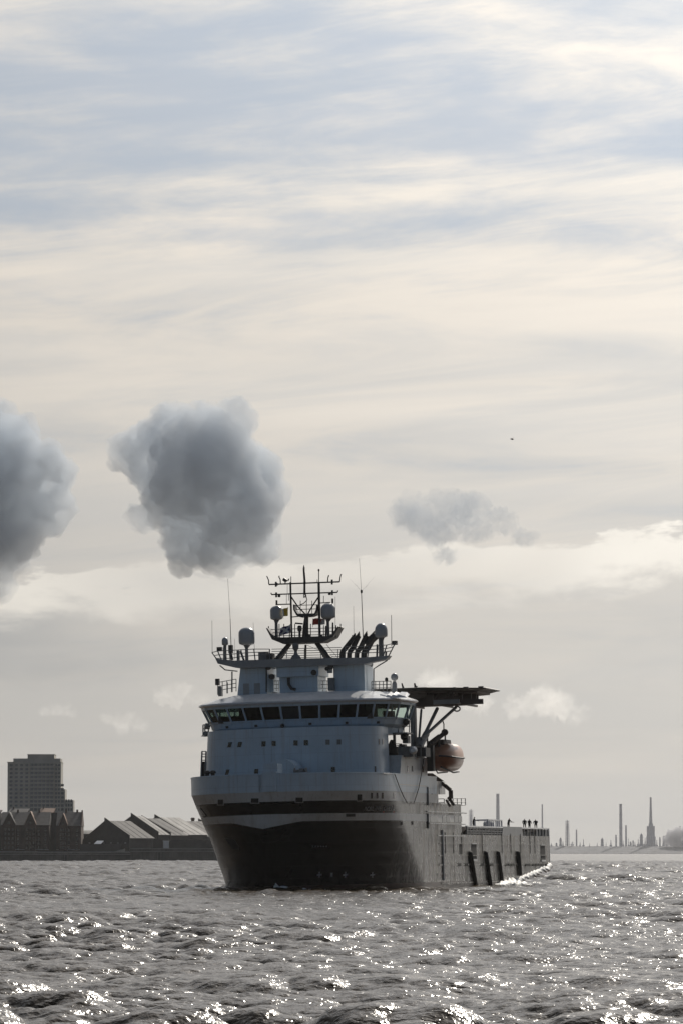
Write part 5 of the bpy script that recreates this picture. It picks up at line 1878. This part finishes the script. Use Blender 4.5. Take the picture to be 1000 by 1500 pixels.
# lifeboat
at = Vector((-47.0, 16.1, S(645, 1110, u=41.5).z))
lb = ship_thing('lifeboat', at)
tag(lb, 'enclosed orange lifeboat hanging from its davit under the helicopter deck', 'lifeboat')
LB, WBt, HBt = 5.9, 2.25, 2.25


def boat_ring(s, up):
    """s -1 (stern) .. 1 (bow); cross-section from rail round the top or the bottom"""
    full = max(0.03, (1 - abs(s) ** (3.2 if s > 0 else 5))) ** 0.62
    w = WBt * full
    x = s * LB
    sheer = 0.25 * s * s
    pts = []
    for k in range(13):
        a = math.pi * k / 12
        cx, sx = math.cos(a), math.sin(a)
        if up:
            h = HBt * (0.25 + 0.75 * full) * (0.86 if s > 0.6 else 1.0)
            pts.append(Vector((x - max(0, s) * 0.5 * sx, w * math.copysign(abs(cx) ** 0.72, cx), sheer + h * sx ** 0.8)))
        else:
            h = 2.0 * (0.35 + 0.65 * full)
            pts.append(Vector((x - max(0, s) * 0.9 * sx, w * math.copysign(abs(cx) ** 0.85, cx), sheer - h * sx ** 0.9)))
    return pts


sv = [-1.0, -0.97, -0.9, -0.75, -0.5, -0.2, 0.1, 0.35, 0.55, 0.7, 0.82, 0.91, 0.96, 0.99]
MB().loft([boat_ring(s, True) for s in sv], 0, (True, True), False, True).obj('canopy', M['orange'], lb)
MB().loft([boat_ring(s, False) for s in sv], 0, (True, True), False, True).obj('boat_hull', M['boatlow'], lb)
b = MB()
for s_ in (0, 12):
    b.tube([boat_ring(s, True)[s_] * 1.0 + Vector((0, 0.06 if s_ == 0 else -0.06, 0)) for s in sv], 0.14, 6)
b.obj('rubbing_band', M['dark'], lb)
b = MB()
b.loft([[Vector((x, y * k2, z)) for y, z in ((-0.95, 1.5), (-0.75, 2.75), (0.75, 2.75), (0.95, 1.5))] for x, k2 in ((3.3, 0.7), (2.2, 1.0), (-0.6, 1.0), (-1.2, 0.9))])
b.obj('steering_cupola', M['brown'], lb)
for y in (-0.45, 0.05, 0.5):
    MB().box((3.0, y - 0.18, 2.05), (3.12, y + 0.18, 2.45)).obj('cupola_window', M['glassdark'], lb)
for x in (-3.6, 3.9):
    MB().tube([(x, 0, 1.6), (x, 0, 2.75)], 0.14, 6).obj('lifting_hook', M['dark'], lb)
b = MB()
b.tube([(LB * 0.9, 0.5, -1.4), (0, 1.2, -2.15), (-LB * 0.9, 0.9, -1.9)], 0.12, 6)
b.tube([(LB * 0.9, -0.5, -1.4), (0, -1.2, -2.15), (-LB * 0.9, -0.9, -1.9)], 0.12, 6)
b.obj('keel_skate', M['dark'], lb)
MB().lathe((4.6, -1.0, -0.6), [(0.2, 0), (0.38, 0.1), (0.38, 0.3), (0.2, 0.4)], 10, (1, -0.4, 0)).obj('fender_pad', M['roofwhite'], lb)


# flags
def flag(name, cols, u, quad, label, wave=0.18):
    """cloth with small folds over four photo corners (top-left, top-right, bottom-right, bottom-left) in the plane u"""
    c = [S(x, y, u=u) for x, y in quad]
    org = sum(c, Vector()) / 4
    e = ship_thing(name, org)
    tag(e, label, 'flag')
    nn, mm = 14, 10
    def pt(i, j, off):
        f, g = i / nn, j / mm
        p = c[0].lerp(c[1], f).lerp(c[3].lerp(c[2], f), g)
        return p - org + Vector((wave * math.sin(f * 7 + g * 2.5) + off, 0, wave * 0.3 * math.sin(f * 6)))
    groups = {}
    for i in range(nn):
        for j in range(mm):
            k = cols(i / nn + 0.5 / nn, j / mm + 0.5 / mm)
            groups.setdefault(k, []).append((i, j))
    names = {'navy': 'blue_field', 'flagwhite': 'white_field', 'yellow': 'yellow_field', 'red': 'red_field'}
    for k, cells in groups.items():
        mb = MB()
        for i, j in cells:
            q = [pt(i, j, 0), pt(i + 1, j, 0), pt(i + 1, j + 1, 0), pt(i, j + 1, 0)]
            q2 = [p + Vector((0.02, 0, 0)) for p in q]
            mb.add(q, [(0, 1, 2, 3)]); mb.add(q2, [(0, 1, 2, 3)])
        mb.obj(names[k], M[k], e)
    MB().tube([c[0] - org + Vector((0.05, 0, 0.1)), c[3] - org + Vector((0.05, 0, -0.3))], 0.03, 5).obj('halyard', M['mast'], e)
    return e


flag('saltire_flag', lambda f, g: 'flagwhite' if abs(f - g) < 0.17 or abs(f - (1 - g)) < 0.17 else 'navy', 28.2,
     ((411, 921), (426, 914), (426, 926.5), (410, 932)), 'blue flag with a white diagonal cross flying below the left radome', 0.22)
flag('signal_flag', lambda f, g: 'flagwhite' if f < 0.2 else 'yellow', 28.4, ((414, 893), (422.5, 889), (422, 902), (415, 903.5)), 'yellow signal flag flying just right of the left mast radome', 0.15)
flag('ensign', lambda f, g: 'red' if f < 0.62 else 'flagwhite', 29.6, ((458.5, 907), (477, 905), (476, 914.5), (458, 916)), 'red and pale flag flying behind the right mast pole', 0.2)


# people on the working deck
def person_mesh(name, pose):
    me = bpy.data.meshes.new(name)
    lean, arm = pose
    J = {'pel': (0, 0, 0.95), 'belly': (0.02 + lean * .3, 0, 1.12), 'chest': (0.02 + lean * .7, 0, 1.35), 'neck': (0.02 + lean, 0, 1.50), 'chin': (0.05 + lean * 1.1, 0, 1.58), 'head': (0.04 + lean * 1.15, 0, 1.68), 'crown': (0.03 + lean * 1.15, 0, 1.76)}
    R_ = {'pel': (0.16, 0.13), 'belly': (0.15, 0.13), 'chest': (0.18, 0.13), 'neck': (0.06, 0.06), 'chin': (0.07, 0.075), 'head': (0.085, 0.1), 'crown': (0.06, 0.07)}
    E = [('pel', 'belly'), ('belly', 'chest'), ('chest', 'neck'), ('neck', 'chin'), ('chin', 'head'), ('head', 'crown')]
    for s, t in ((-1, 'r'), (1, 'l')):
        J.update({'hip' + t: (0, s * 0.10, 0.88), 'knee' + t: (0.03 * s * 0.8 + 0.02, s * 0.11, 0.49), 'ank' + t: (-0.02, s * 0.12, 0.09), 'toe' + t: (0.15, s * 0.14, 0.04),
                  'sh' + t: (0.02 + lean * .85, s * 0.18, 1.43), 'el' + t: (0.04 + arm * .2 + lean * .5, s * 0.26, 1.15), 'wr' + t: (0.10 + arm * .55 + lean * .4, s * 0.24, 0.92 + arm * .12), 'ha' + t: (0.13 + arm * .7 + lean * .4, s * 0.22, 0.84 + arm * .2)})
        R_.update({'hip' + t: (0.105, 0.105), 'knee' + t: (0.068, 0.068), 'ank' + t: (0.05, 0.05), 'toe' + t: (0.045, 0.03), 'sh' + t: (0.075, 0.075), 'el' + t: (0.052, 0.052), 'wr' + t: (0.038, 0.038), 'ha' + t: (0.045, 0.028)})
        E += [('pel', 'hip' + t), ('hip' + t, 'knee' + t), ('knee' + t, 'ank' + t), ('ank' + t, 'toe' + t), ('chest', 'sh' + t), ('sh' + t, 'el' + t), ('el' + t, 'wr' + t), ('wr' + t, 'ha' + t)]
    keys = list(J)
    me.from_pydata([J[k] for k in keys], [(keys.index(a), keys.index(b)) for a, b in E], [])
    o = bpy.data.objects.new(name, me)
    COL.objects.link(o)
    md = o.modifiers.new('skin', 'SKIN')
    for i, k in enumerate(keys):
        me.skin_vertices[0].data[i].radius = R_[k]
        me.skin_vertices[0].data[i].use_root = (k == 'pel')
    sd = o.modifiers.new('sub', 'SUBSURF'); sd.levels = 1; sd.render_levels = 1
    dg = bpy.context.evaluated_depsgraph_get()
    m2 = bpy.data.meshes.new_from_object(o.evaluated_get(dg))
    bpy.data.objects.remove(o)
    m2.materials.clear()
    m2.materials.append(M['cloth']); m2.materials.append(M['skin'])
    for p in m2.polygons:
        p.use_smooth = True
        p.material_index = 1 if p.center.z > 1.53 else 0
    return m2


M['skin'] = mat('skin', (0.35, 0.22, 0.16), 0.6)
pm = [person_mesh('person', (0.0, 0.1)), person_mesh('person', (0.12, 0.8))]
crew = 'crew standing on the working deck'
for (px, hd, k, rot, lab) in ((692.6, 1208.5, 1, 100, 'person leaning low at the forward end of the stern rail'),
                              (744.0, 1204.5, 1, 70, 'crouching dark figure above the solid grey gate panel'),
                              (767.6, 1201.0, 0, 20, 'left one of the two people standing close together near the stern'),
                              (774.6, 1201.8, 0, 150, 'right one of the two people standing close together near the stern'),
                              (784.2, 1206.0, 1, 200, 'person alone by the aftermost rail of the ship')):
    q = S(px, hd, v=12.9)
    o = bpy.data.objects.new('person', pm[k])
    COL.objects.link(o)
    h = min(q.z - 9.21, 1.95)
    o.matrix_world = SHIP_M @ Matrix.Translation((q.x, 12.9, 9.21)) @ Matrix.Rotation(R(rot), 4, 'Z') @ Matrix.Diagonal((1.3, 1.35, max(0.9, min(1.06, h / 1.80)), 1))
    tag(o, lab, 'person', crew)

# striped cage on the deck
q0, q1 = S(714, 1201, v=10.5), S(734, 1201, v=10.5)
cg = ship_thing('deck_cage', Vector((q0.x, 10.5, 9.21)))
tag(cg, 'white barred cage of gas bottles on the working deck', 'cage')
Lc = q1.x - q0.x
Hc = q0.z - 9.21
b = MB()
for x in (0, Lc):
    for y in (0, -2.2):
        b.box((x - 0.12, y - 0.12, 0), (x + 0.12, y + 0.12, Hc))
for z in (0.05, Hc - 0.14):
    for y in (0, -2.2):
        b.box((0, y - 0.11, z), (Lc, y + 0.11, z + 0.2))
    for x in (0, Lc):
        b.box((x - 0.11, 0, z), (x + 0.11, -2.2, z + 0.2))
b.obj('cage_frame', M['roofwhite'], cg)
for k in range(1, 7):
    x = Lc * k / 7
    MB().box((x - 0.10, -0.08, 0.1), (x + 0.10, 0.06, Hc - 0.1)).obj('cage_bar', M['roofwhite'], cg)
for k in range(5):
    x = Lc * (0.25 + 0.13 * k)
    MB().lathe((x, -1.1, 0.06), [(0.28, 0), (0.28, Hc * 0.62), (0.1, Hc * 0.74), (0.08, Hc * 0.8)], 10).obj('gas_bottle', M['navy'] if k in (1, 2, 3) else M['side_white'], cg)

# wash where the counter meets the water, and the little bow wave at the stem
def foam_patch(name, pts, label, seed):
    """low lumpy mounds of foam along a line of ship-frame points (x, y, height, width)"""
    b = MB()
    rng = random.Random(seed)
    rings = []
    for k, (x, y, h, w) in enumerate(pts):
        ring = []
        for j in range(7):
            a = math.pi * j / 6
            jit = rng.uniform(0.7, 1.3)
            ring.append(Vector((x + rng.uniform(-0.2, 0.2), y + w * math.cos(a) * jit, -0.25 + (h + 0.25) * math.sin(a) * jit)))
        rings.append(ring)
    b.loft(rings, 0, (True, True), False, True)
    o = b.obj(name, M['foam'])
    o.matrix_world = SHIP_M
    tag(o, label, kind='stuff')


foam_patch('stern_wash', [(-88 - k * 0.8, HB + 0.5 + 0.02 * k, 0.1 + 0.8 * math.sin(math.pi * k / 25) * (0.6 + 0.4 * math.sin(k * 1.9)), 0.7 + 0.5 * math.sin(k * 1.1) ** 2) for k in range(26)],
           'bright white wash by the stern counter of the ship', 3)
foam_patch('bow_wave', [(-5.2 - 0.35 * k, 0.6 + 0.42 * k, 0.9 * math.exp(-k / 6.0) + 0.05, 0.55) for k in range(16)], 'small pale bow wave beside the stem of the ship', 4)

# small gull high on the right
p = P(749.5, 643.3, 320)
gl = empty('gull', p)
tag(gl, 'small dark bird gliding alone in the sky right of the mast', 'bird')
b = MB()
b.tube([(-0.20, 0, 0.0), (-0.12, 0, 0.01), (0, 0, 0.0), (0.12, 0, -0.01), (0.2, 0, 0.0)], [0.012, 0.045, 0.065, 0.05, 0.015], 8)
for s in (-1, 1):
    b.loft([[Vector((-0.06 + t * 0.05, s * t, 0.02 + 0.10 * math.sin(t * 3.0))), Vector((0.06 - t * 0.06 + t * 0.05, s * t, 0.03 + 0.10 * math.sin(t * 3.0))), Vector((0.0 + t * 0.05, s * t, 0.045 + 0.10 * math.sin(t * 3.0)))] for t in (0.02, 0.15, 0.3, 0.45)])
b.obj('body', M['midgrey'], gl)
gl.rotation_euler = (0.1, 0.1, R(12))
gl.scale = (0.8, 0.8, 0.8)
